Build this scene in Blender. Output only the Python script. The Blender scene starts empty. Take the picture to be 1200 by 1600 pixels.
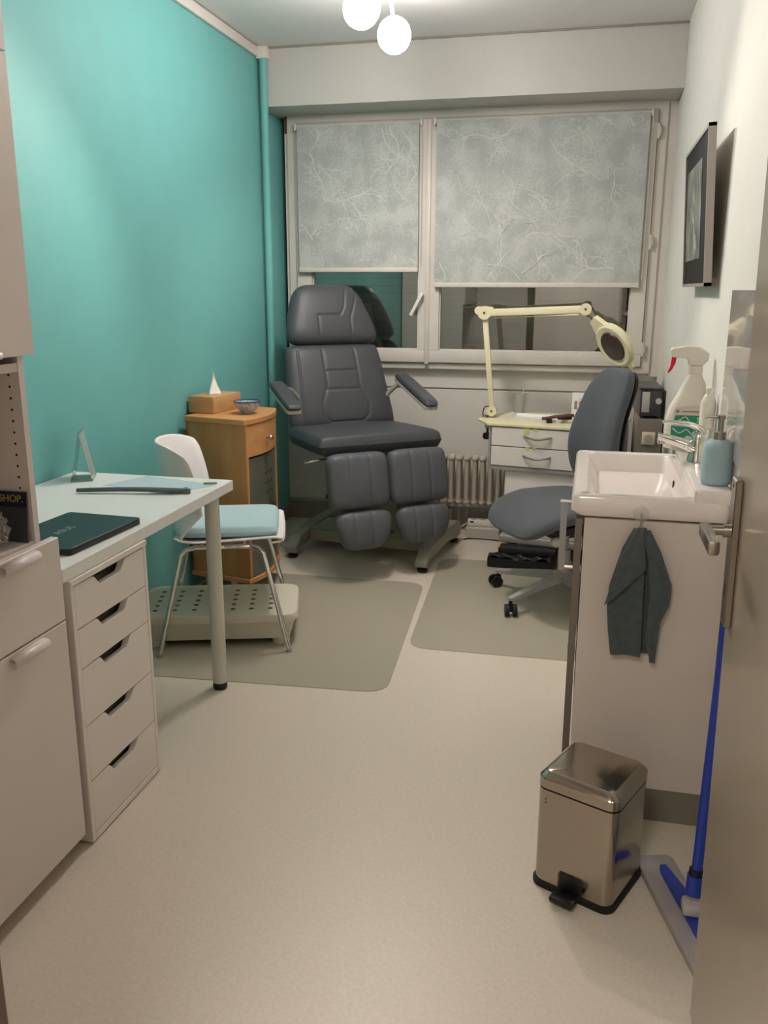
import bpy, bmesh, math, random
from mathutils import Vector, Matrix, Quaternion
PI = math.pi
sc = bpy.context.scene
COL = sc.collection
random.seed(7)

# ------------------------------------------------------------------ camera
YAW, PITCH, ROLL = -0.2299, -0.2506, 0.0028
cam_d = bpy.data.cameras.new('camera'); cam = bpy.data.objects.new('camera', cam_d); COL.objects.link(cam)
fw = Vector((math.sin(YAW)*math.cos(PITCH), math.cos(YAW)*math.cos(PITCH), math.sin(PITCH)))
rt = fw.cross(Vector((0, 0, 1))).normalized(); up = rt.cross(fw)
r2 = rt*math.cos(ROLL)+up*math.sin(ROLL); u2 = -rt*math.sin(ROLL)+up*math.cos(ROLL)
cam.matrix_world = Matrix(((r2.x, u2.x, -fw.x, 1.7532), (r2.y, u2.y, -fw.y, -1.7038), (r2.z, u2.z, -fw.z, 1.3602), (0, 0, 0, 1)))
cam_d.sensor_fit = 'VERTICAL'; cam_d.sensor_height = 36.0; cam_d.lens = 1359.4/1600*36
cam_d.clip_start = 0.02
sc.camera = cam

# ------------------------------------------------------------------ world, light, exposure
w = bpy.data.worlds.new('world'); sc.world = w; w.use_nodes = True
w.node_tree.nodes['Background'].inputs[0].default_value = (0.9, 0.85, 0.8, 1)
w.node_tree.nodes['Background'].inputs[1].default_value = 0.05
sc.view_settings.view_transform = 'Standard'; sc.view_settings.look = 'None'
sc.view_settings.gamma = 1.0; sc.view_settings.use_curve_mapping = False
sc.view_settings.exposure = 1.22

def spot(name, loc, target, power, angle, blend, radius, color):
    d = bpy.data.lights.new(name, 'SPOT'); d.energy = power; d.spot_size = math.radians(angle)
    d.spot_blend = blend; d.shadow_soft_size = radius; d.color = color
    o = bpy.data.objects.new(name, d); COL.objects.link(o); o.location = loc
    o.rotation_euler = (Vector(target)-Vector(loc)).to_track_quat('-Z', 'Y').to_euler()
    return o
def area(name, loc, target, power, sx, sy, color):
    d = bpy.data.lights.new(name, 'AREA'); d.energy = power; d.shape = 'RECTANGLE'; d.size = sx; d.size_y = sy; d.color = color
    o = bpy.data.objects.new(name, d); COL.objects.link(o); o.location = loc
    o.rotation_euler = (Vector(target)-Vector(loc)).to_track_quat('-Z', 'Y').to_euler()
    return o
WARM = (1.0, 0.905, 0.83)
# the heads of the ceiling spot bar (their emissive bulbs are built with the bar)
HEADS = [((0.90, 2.10, 2.37), (1.30, 0.2, 1.0)), ((0.87, 1.72, 2.37), (0.80, 0.2, 1.0)),
         ((0.87, 1.25, 2.37), (0.87, -0.3, 1.0))]
AX = Vector((0.0, -0.75, -0.66))
def head_light(loc, dx, power, ang, bl):
    L0 = Vector(loc)+AX*0.07
    spot('head_and_fill_light', tuple(L0), tuple(L0+AX+Vector((dx, 0, 0))), power, ang, bl, 0.045, WARM)
head_light((0.90, 2.10, 2.35), 0.10, 80, 110, 0.45)
head_light((0.87, 1.72, 2.35), -0.05, 76, 110, 0.45)
head_light((0.87, 1.25, 2.35), 0.80, 50, 104, 0.5)
spot('head_and_fill_light', (0.88, 1.95, 2.30), (0.95, 2.8, 0.3), 17, 125, 0.7, 0.07, WARM)  # added fill spot with no head of its own, brightens the window side
area('corridor_fill_light', (1.35, -2.1, 2.45), (1.35, -2.1, 0.0), 11, 0.5, 0.5, (1.0, 0.92, 0.85))  # added fill, no lamp seen here; lifts the surfaces facing the doorway

# ------------------------------------------------------------------ materials
def lin(c):
    return tuple(((x/255)/12.92 if x/255 <= 0.04045 else ((x/255+0.055)/1.055)**2.4) for x in c)
MATS = {}
def mat(name, rgb, rough=0.5, metal=0.0, bump=0.0, bscale=60, var=0.0, vscale=8, trans=0.0, coat=0.0, alpha=1.0, ior=1.45, emit=None, es=0, stretch=None, spec=0.5, sheen=0.0, rgb2=None):
    m = bpy.data.materials.new(name); m.use_nodes = True; nt = m.node_tree; b = nt.nodes['Principled BSDF']
    c = lin(rgb); b.inputs['Base Color'].default_value = (*c, 1)
    b.inputs['Roughness'].default_value = rough; b.inputs['Metallic'].default_value = metal
    b.inputs['Transmission Weight'].default_value = trans; b.inputs['Coat Weight'].default_value = coat
    b.inputs['Coat Roughness'].default_value = 0.08
    b.inputs['Alpha'].default_value = alpha; b.inputs['IOR'].default_value = ior
    b.inputs['Specular IOR Level'].default_value = spec; b.inputs['Sheen Weight'].default_value = sheen
    if emit:
        b.inputs['Emission Color'].default_value = (*emit, 1); b.inputs['Emission Strength'].default_value = es
    tc = nt.nodes.new('ShaderNodeTexCoord'); src = tc.outputs['Object']
    if stretch:
        mp = nt.nodes.new('ShaderNodeMapping'); mp.inputs['Scale'].default_value = stretch
        nt.links.new(src, mp.inputs['Vector']); src = mp.outputs['Vector']
    n = nt.nodes.new('ShaderNodeTexNoise'); n.inputs['Scale'].default_value = vscale; n.inputs['Detail'].default_value = 4
    nt.links.new(src, n.inputs['Vector'])
    r = nt.nodes.new('ShaderNodeValToRGB'); e = r.color_ramp.elements
    c2 = lin(rgb2) if rgb2 else tuple(x*(1-var) for x in c)
    c1 = c if rgb2 else tuple(min(1, x*(1+var*0.5)) for x in c)
    e[0].position = 0.3; e[1].position = 0.7; e[0].color = (*c2, 1); e[1].color = (*c1, 1)
    nt.links.new(n.outputs['Fac'], r.inputs['Fac']); nt.links.new(r.outputs['Color'], b.inputs['Base Color'])
    if bump:
        n2 = nt.nodes.new('ShaderNodeTexNoise'); n2.inputs['Scale'].default_value = bscale; n2.inputs['Detail'].default_value = 3
        nt.links.new(src, n2.inputs['Vector'])
        bp = nt.nodes.new('ShaderNodeBump'); bp.inputs['Strength'].default_value = bump; bp.inputs['Distance'].default_value = 0.002
        nt.links.new(n2.outputs['Fac'], bp.inputs['Height']); nt.links.new(bp.outputs['Normal'], b.inputs['Normal'])
    MATS[name] = m
    return m
M = lambda k: MATS[k]
mat('teal_paint', (112, 181, 177), 0.55, bump=0.25, bscale=120, var=0.03)
mat('white_wall', (230, 226, 218), 0.6, bump=0.3, bscale=110, var=0.02)
mat('shaded_beam_white', (194, 191, 184), 0.65, bump=0.3, bscale=110, var=0.02)  # same white as the walls, darkened so the colour carries the beam's shade
mat('ceiling_paint', (222, 219, 218), 0.75, bump=0.2, bscale=80, var=0.02)
mat('window_paint', (212, 205, 197), 0.45, var=0.03)
mat('panel_paint', (220, 214, 206), 0.5, var=0.02)
mat('floor_lino', (218, 206, 190), 0.38, bump=0.06, bscale=150, rgb2=(209, 197, 180), vscale=110)
mat('skirting', (150, 140, 130), 0.5, var=0.03)
mat('mat_plastic', (196, 188, 168), 0.28, alpha=0.62, var=0.02)
mat('laminate', (234, 226, 219), 0.38, var=0.015)
mat('laminate_cabinet', (222, 212, 204), 0.38, var=0.015)
mat('table_white', (234, 235, 231), 0.35, var=0.01)
mat('leg_white', (206, 206, 194), 0.35, var=0.01)
mat('hole_brown', (108, 98, 84), 0.8)
mat('dark_gap', (38, 34, 32), 0.8)
mat('aluminium', (220, 211, 207), 0.48, 0.1, var=0.03)
mat('chrome', (225, 222, 216), 0.08, 1.0)
mat('steel', (176, 166, 154), 0.16, 1.0, var=0.05, vscale=3)
mat('brushed', (168, 164, 156), 0.34, 1.0, var=0.05)
mat('chair_shell', (240, 235, 233), 0.35)
mat('seat_blue', (172, 200, 203), 0.6, var=0.04)
mat('leather', (72, 74, 78), 0.45, bump=0.35, bscale=160, var=0.06)
mat('leather_legs', (90, 92, 97), 0.45, bump=0.35, bscale=160, var=0.06)
mat('office_fabric', (82, 86, 91), 0.85, bump=0.5, bscale=400, var=0.06, sheen=0.2)
mat('base_green', (140, 140, 122), 0.4, var=0.03)
mat('black_plastic', (24, 23, 24), 0.4)
mat('black_gloss', (28, 26, 27), 0.12, bump=1.0, bscale=30, coat=0.6)
mat('rubber', (20, 20, 20), 0.7)
mat('beech', (196, 142, 90), 0.42, rgb2=(178, 122, 72), vscale=5, stretch=(3, 3, 0.5), bump=0.1)
mat('beech_edge', (206, 152, 96), 0.4, rgb2=(190, 134, 82), vscale=5, stretch=(0.6, 3, 3))
mat('tissue_wood', (200, 158, 108), 0.5, rgb2=(182, 138, 90), vscale=7, stretch=(1, 1, 5))
mat('smoked', (96, 96, 84), 0.18, coat=0.4)
mat('paper', (232, 228, 222), 0.8)
mat('paper_blue', (186, 206, 212), 0.7, var=0.05, vscale=30)
mat('acrylic', (220, 228, 228), 0.05, trans=0.9, ior=1.3)
mat('laptop_lid', (10, 28, 31), 0.4, coat=0.1)
mat('logo_grey', (150, 160, 160), 0.4)
mat('stick_dark', (78, 82, 80), 0.25, coat=0.4)
mat('cream', (232, 222, 186), 0.4)
mat('lens_cover', (64, 52, 46), 0.3)
mat('ceramic', (236, 226, 220), 0.12, coat=0.6)
mat('sink_panel', (210, 200, 190), 0.4, var=0.02)
mat('panel_edge', (120, 112, 102), 0.35, 0.3)
mat('plinth', (128, 120, 108), 0.5)
mat('towel', (74, 84, 84), 0.95, bump=1.0, bscale=500, var=0.2, vscale=60, sheen=0.4)
mat('film', (235, 235, 230), 0.1, alpha=0.22)
mat('clear', (235, 235, 230), 0.08, trans=0.85, ior=1.25)
mat('cup_plastic', (225, 225, 220), 0.2, trans=0.6, ior=1.2)
mat('bottle_white', (228, 222, 208), 0.4)
mat('label_paper', (206, 198, 188), 0.5)
mat('label_green', (24, 138, 108), 0.5)
mat('red_plastic', (206, 24, 44), 0.4)
mat('soap_blue', (158, 184, 188), 0.75, var=0.03)
mat('door_paint', (162, 148, 130), 0.22, var=0.02)
mat('handle_satin', (160, 154, 144), 0.28, 1.0)
mat('frame_silver', (176, 168, 162), 0.4, 0.5)
mat('mount_black', (26, 25, 25), 0.6, spec=0.2)
mat('photo_grey', (140, 138, 130), 0.5, rgb2=(52, 50, 47), vscale=9)
mat('photo_light', (190, 188, 178), 0.5, rgb2=(120, 118, 110), vscale=20)
mat('gloss_panel', (186, 177, 171), 0.03, coat=0.6)
mat('blue_plastic', (38, 62, 160), 0.35)
mat('grey_cloth', (170, 162, 162), 0.9, bump=0.8, bscale=200, var=0.08)
mat('brown_wood', (92, 56, 46), 0.45)
mat('jamb', (104, 84, 66), 0.4, var=0.05)
mat('bowl_glaze', (206, 206, 206), 0.2, rgb2=(120, 140, 170), vscale=90)
mat('bowl_in', (214, 216, 214), 0.2)
mat('bowl_blue', (60, 84, 120), 0.3)
mat('grey_plastic', (160, 158, 154), 0.4)
mat('machine_dark', (70, 70, 72), 0.35)
mat('shutter', (205, 208, 202), 0.5)
mat('radiator_paint', (196, 184, 168), 0.35)
mat('print_brown', (150, 132, 112), 0.6)
mat('step_plastic', (214, 208, 190), 0.4)
mat('tape_yellow', (216, 206, 132), 0.7)
mat('cable_white', (190, 184, 174), 0.5)
mat('navy_card', (30, 36, 56), 0.35)
mat('grey_card', (66, 68, 72), 0.3)
mat('gold_print', (176, 160, 60), 0.5)
mat('bulb', (255, 255, 255), 0.5, emit=(1.0, 0.93, 0.9), es=21)
mat('branch_print', (212, 214, 209), 0.8)

def blind_material():
    m = bpy.data.materials.new('blind_fabric'); m.use_nodes = True; nt = m.node_tree; b = nt.nodes['Principled BSDF']
    tc = nt.nodes.new('ShaderNodeTexCoord')
    v = nt.nodes.new('ShaderNodeTexNoise'); v.inputs['Scale'].default_value = 85; v.inputs['Detail'].default_value = 6; v.inputs['Roughness'].default_value = 0.7
    nz = nt.nodes.new('ShaderNodeTexNoise'); nz.inputs['Scale'].default_value = 9; nz.inputs['Detail'].default_value = 4
    mul = nt.nodes.new('ShaderNodeMath'); mul.operation = 'MULTIPLY'
    r = nt.nodes.new('ShaderNodeValToRGB'); e = r.color_ramp.elements
    e[0].position = 0.2; e[1].position = 0.31
    e[0].color = (*lin((168, 170, 167)), 1); e[1].color = (*lin((190, 192, 188)), 1)
    nt.links.new(tc.outputs['Object'], v.inputs['Vector']); nt.links.new(tc.outputs['Object'], nz.inputs['Vector'])
    nt.links.new(v.outputs['Fac'], mul.inputs[0]); nt.links.new(nz.outputs['Fac'], mul.inputs[1])
    nt.links.new(mul.outputs[0], r.inputs['Fac']); nt.links.new(r.outputs['Color'], b.inputs['Base Color'])
    b.inputs['Roughness'].default_value = 0.8
    MATS['blind_fabric'] = m
blind_material()
def glass_material():
    m = bpy.data.materials.new('window_glass'); m.use_nodes = True; nt = m.node_tree
    for n in list(nt.nodes): nt.nodes.remove(n)
    o = nt.nodes.new('ShaderNodeOutputMaterial'); mix = nt.nodes.new('ShaderNodeMixShader')
    t = nt.nodes.new('ShaderNodeBsdfTransparent'); g = nt.nodes.new('ShaderNodeBsdfGlossy'); g.inputs['Roughness'].default_value = 0.01
    t.inputs[0].default_value = (0.86, 0.9, 0.88, 1)
    fr = nt.nodes.new('ShaderNodeFresnel'); fr.inputs['IOR'].default_value = 1.9
    ad = nt.nodes.new('ShaderNodeMath'); ad.operation = 'ADD'; ad.inputs[1].default_value = 0.12
    nt.links.new(fr.outputs[0], ad.inputs[0])
    nt.links.new(ad.outputs[0], mix.inputs[0]); nt.links.new(t.outputs[0], mix.inputs[1]); nt.links.new(g.outputs[0], mix.inputs[2])
    nt.links.new(mix.outputs[0], o.inputs[0]); MATS['window_glass'] = m
glass_material()

# ------------------------------------------------------------------ mesh helpers
class MB:
    def __init__(s): s.bm = bmesh.new()
    def _tf(s, vs, M4):
        for v in vs: v.co = M4 @ v.co
    def box(s, x0, y0, z0, x1, y1, z1, mi=0, M4=None, bev=0.0, seg=2):
        r = bmesh.ops.create_cube(s.bm, size=1.0); vs = r['verts']
        for v in vs: v.co = Vector(((x0+x1)/2+v.co.x*(x1-x0), (y0+y1)/2+v.co.y*(y1-y0), (z0+z1)/2+v.co.z*(z1-z0)))
        fs = {f for v in vs for f in v.link_faces}
        for f in fs: f.material_index = mi
        if bev > 0:
            es = {e for v in vs for e in v.link_edges}
            rr = bmesh.ops.bevel(s.bm, geom=list(es), offset=bev, segments=seg, affect='EDGES', profile=0.5)
            vs = {v for f in rr['faces'] for v in f.verts} | {v for v in vs if v.is_valid}
        if M4 is not None: s._tf(vs, M4)
        return s
    def loops(s, loops, closed_ring=True, cap=(True, True), mi=0):
        L = [[s.bm.verts.new(p) for p in lp] for lp in loops]
        n = len(L[0])
        for a, b in zip(L, L[1:]):
            for i in range(n if closed_ring else n-1):
                j = (i+1) % n
                f = s.bm.faces.new((a[i], a[j], b[j], b[i])); f.material_index = mi
        if closed_ring:
            if cap[0]: f = s.bm.faces.new(list(reversed(L[0]))); f.material_index = mi
            if cap[1]: f = s.bm.faces.new(L[-1]); f.material_index = mi
        return L
    def tube(s, pts, r, n=10, mi=0, caps=True):
        P = [Vector(p) for p in pts]; R = r if isinstance(r, (list, tuple)) else [r]*len(P)
        t0 = (P[1]-P[0]).normalized(); a = Vector((0, 0, 1)) if abs(t0.z) < 0.9 else Vector((1, 0, 0))
        nrm = t0.cross(a).normalized(); loops = []; tp = t0
        for i, p in enumerate(P):
            if i == 0: t = t0
            elif i == len(P)-1: t = (P[i]-P[i-1]).normalized()
            else:
                t = ((P[i+1]-P[i]).normalized()+(P[i]-P[i-1]).normalized())
                t = t.normalized() if t.length > 1e-6 else tp
            q = tp.rotation_difference(t); nrm = (q @ nrm); nrm = (nrm - t*nrm.dot(t)).normalized(); tp = t
            b = t.cross(nrm)
            loops.append([p+(nrm*math.cos(2*PI*k/n)+b*math.sin(2*PI*k/n))*R[i] for k in range(n)])
        s.loops(loops, cap=(caps, caps), mi=mi); return s
    def cyl(s, p0, p1, r, r1=None, n=24, mi=0):
        return s.tube([p0, p1], [r, r if r1 is None else r1], n, mi)
    def lathe(s, prof, c=(0, 0, 0), n=32, mi=0, M4=None, caps=(True, True)):
        lp = [[Vector((c[0]+rr*math.cos(2*PI*k/n), c[1]+rr*math.sin(2*PI*k/n), c[2]+z)) for k in range(n)] for rr, z in prof]
        if M4 is not None: lp = [[M4 @ p for p in l] for l in lp]
        s.loops(lp, cap=caps, mi=mi); return s
    def prism(s, poly, d0, d1, axis='z', mi=0, M4=None):
        def P(a, b, d):
            return {'z': Vector((a, b, d)), 'y': Vector((a, d, b)), 'x': Vector((d, a, b))}[axis]
        lp = [[P(a, b, d) for a, b in poly] for d in (d0, d1)]
        if M4 is not None: lp = [[M4 @ p for p in l] for l in lp]
        s.loops(lp, mi=mi); return s
    def ball(s, c, r, sx=1, sy=1, sz=1, mi=0, M4=None, u=20, v=12):
        r_ = bmesh.ops.create_uvsphere(s.bm, u_segments=u, v_segments=v, radius=r); vs = r_['verts']
        for q in vs:
            q.co = Vector((c[0]+q.co.x*sx, c[1]+q.co.y*sy, c[2]+q.co.z*sz))
            for f in q.link_faces: f.material_index = mi
        if M4 is not None: s._tf(vs, M4)
        return s
    def grid(s, fn, nu, nv, mi=0, wrap=False):
        V = [[s.bm.verts.new(fn(i/nu, j/nv)) for i in range(nu+1)] for j in range(nv+1)]
        for j in range(nv):
            for i in range(nu):
                f = s.bm.faces.new((V[j][i], V[j][i+1], V[j+1][i+1], V[j+1][i])); f.material_index = mi
        return V
    def build(s, name, mats, parent=None, angle=35, M4=None, solid=0.0, bevel=0.0, off=-1):
        if M4 is not None: s._tf(s.bm.verts, M4)
        bmesh.ops.recalc_face_normals(s.bm, faces=s.bm.faces)
        me = bpy.data.meshes.new(name); s.bm.to_mesh(me); s.bm.free()
        for m in (mats if isinstance(mats, (list, tuple)) else [mats]): me.materials.append(MATS[m])
        me.polygons.foreach_set('use_smooth', [True]*len(me.polygons))
        me.set_sharp_from_angle(angle=math.radians(angle))
        o = bpy.data.objects.new(name, me); COL.objects.link(o)
        if parent: o.parent = parent
        if solid: md = o.modifiers.new('solid', 'SOLIDIFY'); md.thickness = solid; md.offset = off
        if bevel:
            md = o.modifiers.new('bevel', 'BEVEL'); md.width = bevel; md.segments = 2; md.limit_method = 'ANGLE'; md.harden_normals = False
        return o
def thing(name, label, cat, loc=(0, 0, 0), rz=0, group=None):
    o = bpy.data.objects.new(name, None); COL.objects.link(o); o.location = loc; o.rotation_euler = (0, 0, rz)
    o.empty_display_size = 0.1
    return tag(o, label, cat, group)
def tag(o, label, cat, group=None):
    o['label'] = label; o['category'] = cat
    if group: o['group'] = group
    return o
def struct(o, label=None):
    o['kind'] = 'structure'
    if label: o['label'] = label
    return o
def bx(name, m, a, b, parent=None, bevel=0.0, M4=None):
    return MB().box(*a, *b).build(name, m, parent, bevel=bevel, M4=M4)
def rr(x0, y0, x1, y1, r, n=6):
    out = []
    for cx, cy, a0 in ((x1-r, y1-r, 0), (x0+r, y1-r, 90), (x0+r, y0+r, 180), (x1-r, y0+r, 270)):
        for k in range(n+1):
            a = math.radians(a0+90*k/n); out.append((cx+r*math.cos(a), cy+r*math.sin(a)))
    return out
def smooth(pts, n=6):
    P = [Vector(p) for p in pts]; out = []
    for i in range(len(P)-1):
        p0 = P[max(i-1, 0)]; p1 = P[i]; p2 = P[i+1]; p3 = P[min(i+2, len(P)-1)]
        for k in range(n):
            t = k/n
            out.append(0.5*((2*p1)+(p2-p0)*t+(2*p0-5*p1+4*p2-p3)*t*t+(-p0+3*p1-3*p2+p3)*t**3))
    out.append(P[-1]); return out
def text(name, s, size, m, parent, M4, ext=0.0004, align='CENTER'):
    cu = bpy.data.curves.new(name, 'FONT'); cu.body = s; cu.size = size; cu.extrude = ext; cu.align_x = align; cu.align_y = 'CENTER'
    t = bpy.data.objects.new('tmp', cu); COL.objects.link(t)
    dg = bpy.context.evaluated_depsgraph_get(); me = bpy.data.meshes.new_from_object(t.evaluated_get(dg))
    bpy.data.objects.remove(t); bpy.data.curves.remove(cu)
    me.transform(M4); me.materials.clear(); me.materials.append(MATS[m]); me.name = name
    o = bpy.data.objects.new(name, me); COL.objects.link(o); o.parent = parent
    return o
def frame(o, ex, ey, ez):
    ex, ey, ez = Vector(ex), Vector(ey), Vector(ez)
    return Matrix(((ex.x, ey.x, ez.x, o[0]), (ex.y, ey.y, ez.y, o[1]), (ex.z, ey.z, ez.z, o[2]), (0, 0, 0, 1)))
def pad(L, R, y0, y1, T, seams=(), rnd=0.25, nu=48, nv=48, p=7, groove=0.006, gw=0.007, dome=0.0, back=True):
    """cushion in a local plane: x across, y along, z out of the face"""
    mb = MB()
    def base(s, t):
        k = rnd
        ss = s*math.sqrt(max(0, 1-k*t*t/2*(abs(t)**4))); tt = t*math.sqrt(max(0, 1-k*s*s/2*(abs(s)**4)))
        y = y0+(tt+1)/2*(y1-y0); f = (tt+1)/2
        l, r = L(f), R(f); x = (l+r)/2+ss*(r-l)/2
        return x, y
    def seamd(x, y):
        d = 9
        for pl in seams:
            for a, b in zip(pl, pl[1:]):
                ax, ay = a; bx_, by = b; vx, vy = bx_-ax, by-ay
                q = max(0, min(1, ((x-ax)*vx+(y-ay)*vy)/max(1e-9, vx*vx+vy*vy)))
                d = min(d, math.hypot(x-ax-q*vx, y-ay-q*vy))
        return d
    def cosg(u): return -math.cos(PI*u)*0.45+(2*u-1)*0.55
    def front(u, v):
        s, t = cosg(u), cosg(v); x, y = base(s, t)
        h = (max(0, 1-abs(s)**p)*max(0, 1-abs(t)**p))**(1/2.2)
        z = T*0.5*h+dome*(1-s*s)*(1-t*t)
        if seams: z -= groove*math.exp(-(seamd(x, y)/gw)**2)*h
        return Vector((x, y, z))
    def bk(u, v):
        s, t = cosg(1-u), cosg(v); x, y = base(s, t)
        h = (max(0, 1-abs(s)**p)*max(0, 1-abs(t)**p))**(1/2.2)
        return Vector((x, y, -T*0.5*h))
    mb.grid(front, nu, nv); mb.grid(bk, 24, 24) if back else None
    return mb

# ================================================================== SETTING
W = 2.105; YB = 3.22; H = 2.555; YF = -1.04
def S(name, m, a, b, label=None): return struct(bx(name, m, a, b), label)
S('floor', 'floor_lino', (-0.1, -2.9, -0.1), (2.9, 3.45, 0), 'pale beige speckled linoleum floor')
S('ceiling', 'ceiling_paint', (-0.1, -2.9, H), (2.9, 3.45, H+0.1), 'matt grey white ceiling')
S('wall_left', 'teal_paint', (-0.1, YF, 0), (0, 3.45, H), 'turquoise painted wall')
S('wall_right', 'white_wall', (W, YF, 0), (W+0.1, 3.45, H), 'white wall on the washbasin side')
# front wall with the doorway the picture is taken through
mb = MB(); mb.box(0, YF-0.1, 0, 1.10, YF, H); mb.box(2.10, YF-0.1, 0, 2.9, YF, H); mb.box(1.10, YF-0.1, 2.08, 2.10, YF, H)
struct(mb.build('wall_front', 'white_wall'))
mb = MB(); mb.box(-0.1, -2.9, 0, 0, YF-0.1, H); mb.box(2.8, -2.9, 0, 2.9, YF-0.1, H); mb.box(0, -2.9, 0, 2.8, -2.8, H)
struct(mb.build('wall_corridor', 'white_wall'))
mb = MB(); mb.box(1.10, YF-0.12, 0, 1.166, YF+0.02, 2.08); mb.box(1.166, YF-0.12, 2.04, 2.06, YF+0.02, 2.08)
mb.box(2.06, YF-0.12, 0, 2.10, YF+0.02, 2.08)
struct(mb.build('trim_1', 'jamb', bevel=0.004), 'brown door frame at the lower left edge')
# window wall: lower part, beam
mb = MB(); mb.box(0, YB+0.03, 0, W, 3.45, 0.895); mb.box(0, YB+0.03, 2.31, W, 3.45, H)
struct(mb.build('wall_back', 'panel_paint'))
S('trim_2', 'shaded_beam_white', (0.001, 2.92, 2.275), (W-0.001, YB+0.03, H-0.001), 'white lintel beam above the window')
mb = MB(); mb.box(0.0, YB+0.012, 0.815, W, YB+0.03, 0.925); mb.box(0.0, YB+0.018, 0.12, W, YB+0.03, 0.808)
struct(mb.build('trim_3', 'panel_paint', bevel=0.003), 'painted panelling under the window')
S('baseboard_back', 'skirting', (0, YB-0.005, 0), (W, YB+0.018, 0.105))
mb = MB(); mb.box(0, 2.42, 0, 0.015, YB, 0.09); struct(mb.build('baseboard_left', 'skirting', bevel=0.003))
mb = MB(); mb.box(0.0, -1.03, H-0.052, 0.018, 2.92, H-0.006, bev=0.004); struct(mb.build('trim_4', 'panel_paint'), 'white wooden strip along the top of the turquoise wall')
mb = MB(); mb.box(0.02, 2.908, H-0.008, W, 2.92, H-0.001); struct(mb.build('trim_5', 'skirting'))

# window: fixed frame, two sashes, panes
wx0, wx1 = 0.055, 2.06; mx = 0.856
mb = MB()
mb.box(wx0, YB-0.035, 0.925, wx1, YB+0.03, 0.958, bev=0.004); mb.box(wx0, YB-0.035, 2.235, wx1, YB+0.03, 2.30, bev=0.004)
mb.box(wx0+0.0007, YB-0.0345, 0.957, wx0+0.045, YB+0.03, 2.236); mb.box(wx1-0.045, YB-0.0345, 0.957, wx1-0.0007, YB+0.03, 2.236)
mb.box(wx0-0.02, YB-0.02, 0.91, wx0, YB+0.03, 2.31); mb.box(wx1, YB-0.02, 0.91, W, YB+0.03, 2.31)
mb.box(wx0, YB-0.02, 2.30, wx1, YB+0.03, 2.312)
win = struct(mb.build('window_1', 'window_paint'), 'two-sash window with painted frame')
def sash(x0, x1, z0, z1, tl, tr, tb, tt, name):
    mb = MB(); y0, y1 = YB-0.055, YB-0.005
    mb.box(x0, y0, z0, x1, y1, z0+tb, bev=0.005); mb.box(x0, y0, z1-tt, x1, y1, z1, bev=0.005)
    mb.box(x0+0.0007, y0-0.0006, z0+tb-0.001, x0+tl, y1, z1-tt+0.001); mb.box(x1-tr, y0-0.0006, z0+tb-0.001, x1-0.0007, y1, z1-tt+0.001)
    # inner glazing bead
    mb.box(x0+tl-0.004, y0+0.02, z0+tb-0.004, x0+tl+0.006, y1, z1-tt); mb.box(x1-tr-0.006, y0+0.02, z0+tb-0.004, x1-tr+0.004, y1, z1-tt)
    mb.box(x0+tl, y0+0.02, z0+tb-0.004, x1-tr, y1, z0+tb+0.006)
    o = mb.build('sash', 'window_paint', win)
    g = MB(); g.box(x0+tl, YB-0.022, z0+tb, x1-tr, YB-0.016, z1-tt); g.build('pane', 'window_glass', o)
    return o
sL = sash(0.105, mx-0.003, 0.962, 2.232, 0.085, 0.05, 0.07, 0.06, 'L')
sR = sash(mx+0.003, wx1-0.048, 0.962, 2.232, 0.062, 0.075, 0.07, 0.06, 'R')
# vertical cover strip where the sashes meet
MB().box(mx-0.012, YB-0.066, 0.955, mx+0.012, YB-0.052, 2.23, bev=0.003).build('cover_strip', 'window_paint', win)
mb = MB(); M4 = frame((0.828, YB-0.075, 1.33), (1, 0, 0), (0, 1, 0), (0, 0, 1)) @ Matrix.Rotation(math.radians(28), 4, 'Y')
mb.cyl((0, 0.02, 0), (0, -0.012, 0), 0.010); mb.box(-0.009, -0.026, -0.125, 0.009, -0.008, 0.012, bev=0.004, M4=M4)
mb2 = MB(); mb2.box(-0.009, -0.026, -0.125, 0.009, -0.010, 0.012, bev=0.004); mb2.cyl((0, 0.02, 0), (0, -0.012, 0), 0.009)
mb.bm.free(); h = mb2.build('window_handle', 'laminate', win, M4=M4); h['label'] = 'white tilted lever handle'
for z in (2.13, 1.60, 1.055):
    mb = MB(); mb.cyl((2.017, YB-0.058, z-0.035), (2.017, YB-0.058, z+0.035), 0.007, n=12); mb.box(2.012, YB-0.062, z-0.02, 2.028, YB-0.05, z+0.02)
    mb.build('hinge', 'window_paint', win)
MB().box(0.04, YB-0.03, 2.19, 0.055, YB-0.015, 2.28).build('blind_bracket', 'brown_wood', win)
# closed roller shutter outside
mb = MB()
for k in range(34):
    z = 0.94+k*0.04
    mb.box(0.06, 3.36, z, 2.05, 3.372, z+0.0394, bev=0.002, seg=1)
struct(mb.build('trim_6', 'shutter'), 'closed roller shutter outside the glass')
S('wall_outside', 'dark_gap', (-0.1, 3.46, 0), (W+0.1, 3.5, H))

# heating pipe in the corner
t = thing('heating_pipe', 'vertical turquoise painted heating pipe in the corner beside the window', 'pipe', (0.035, 2.90, 0))
MB().cyl((0, 0, 0), (0, 0, H-0.06), 0.02).build('pipe', 'teal_paint', t)
MB().box(-0.03, -0.028, H-0.06, 0.028, 0.019, H-0.001, bev=0.004).build('collar', 'panel_paint', t)

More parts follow.
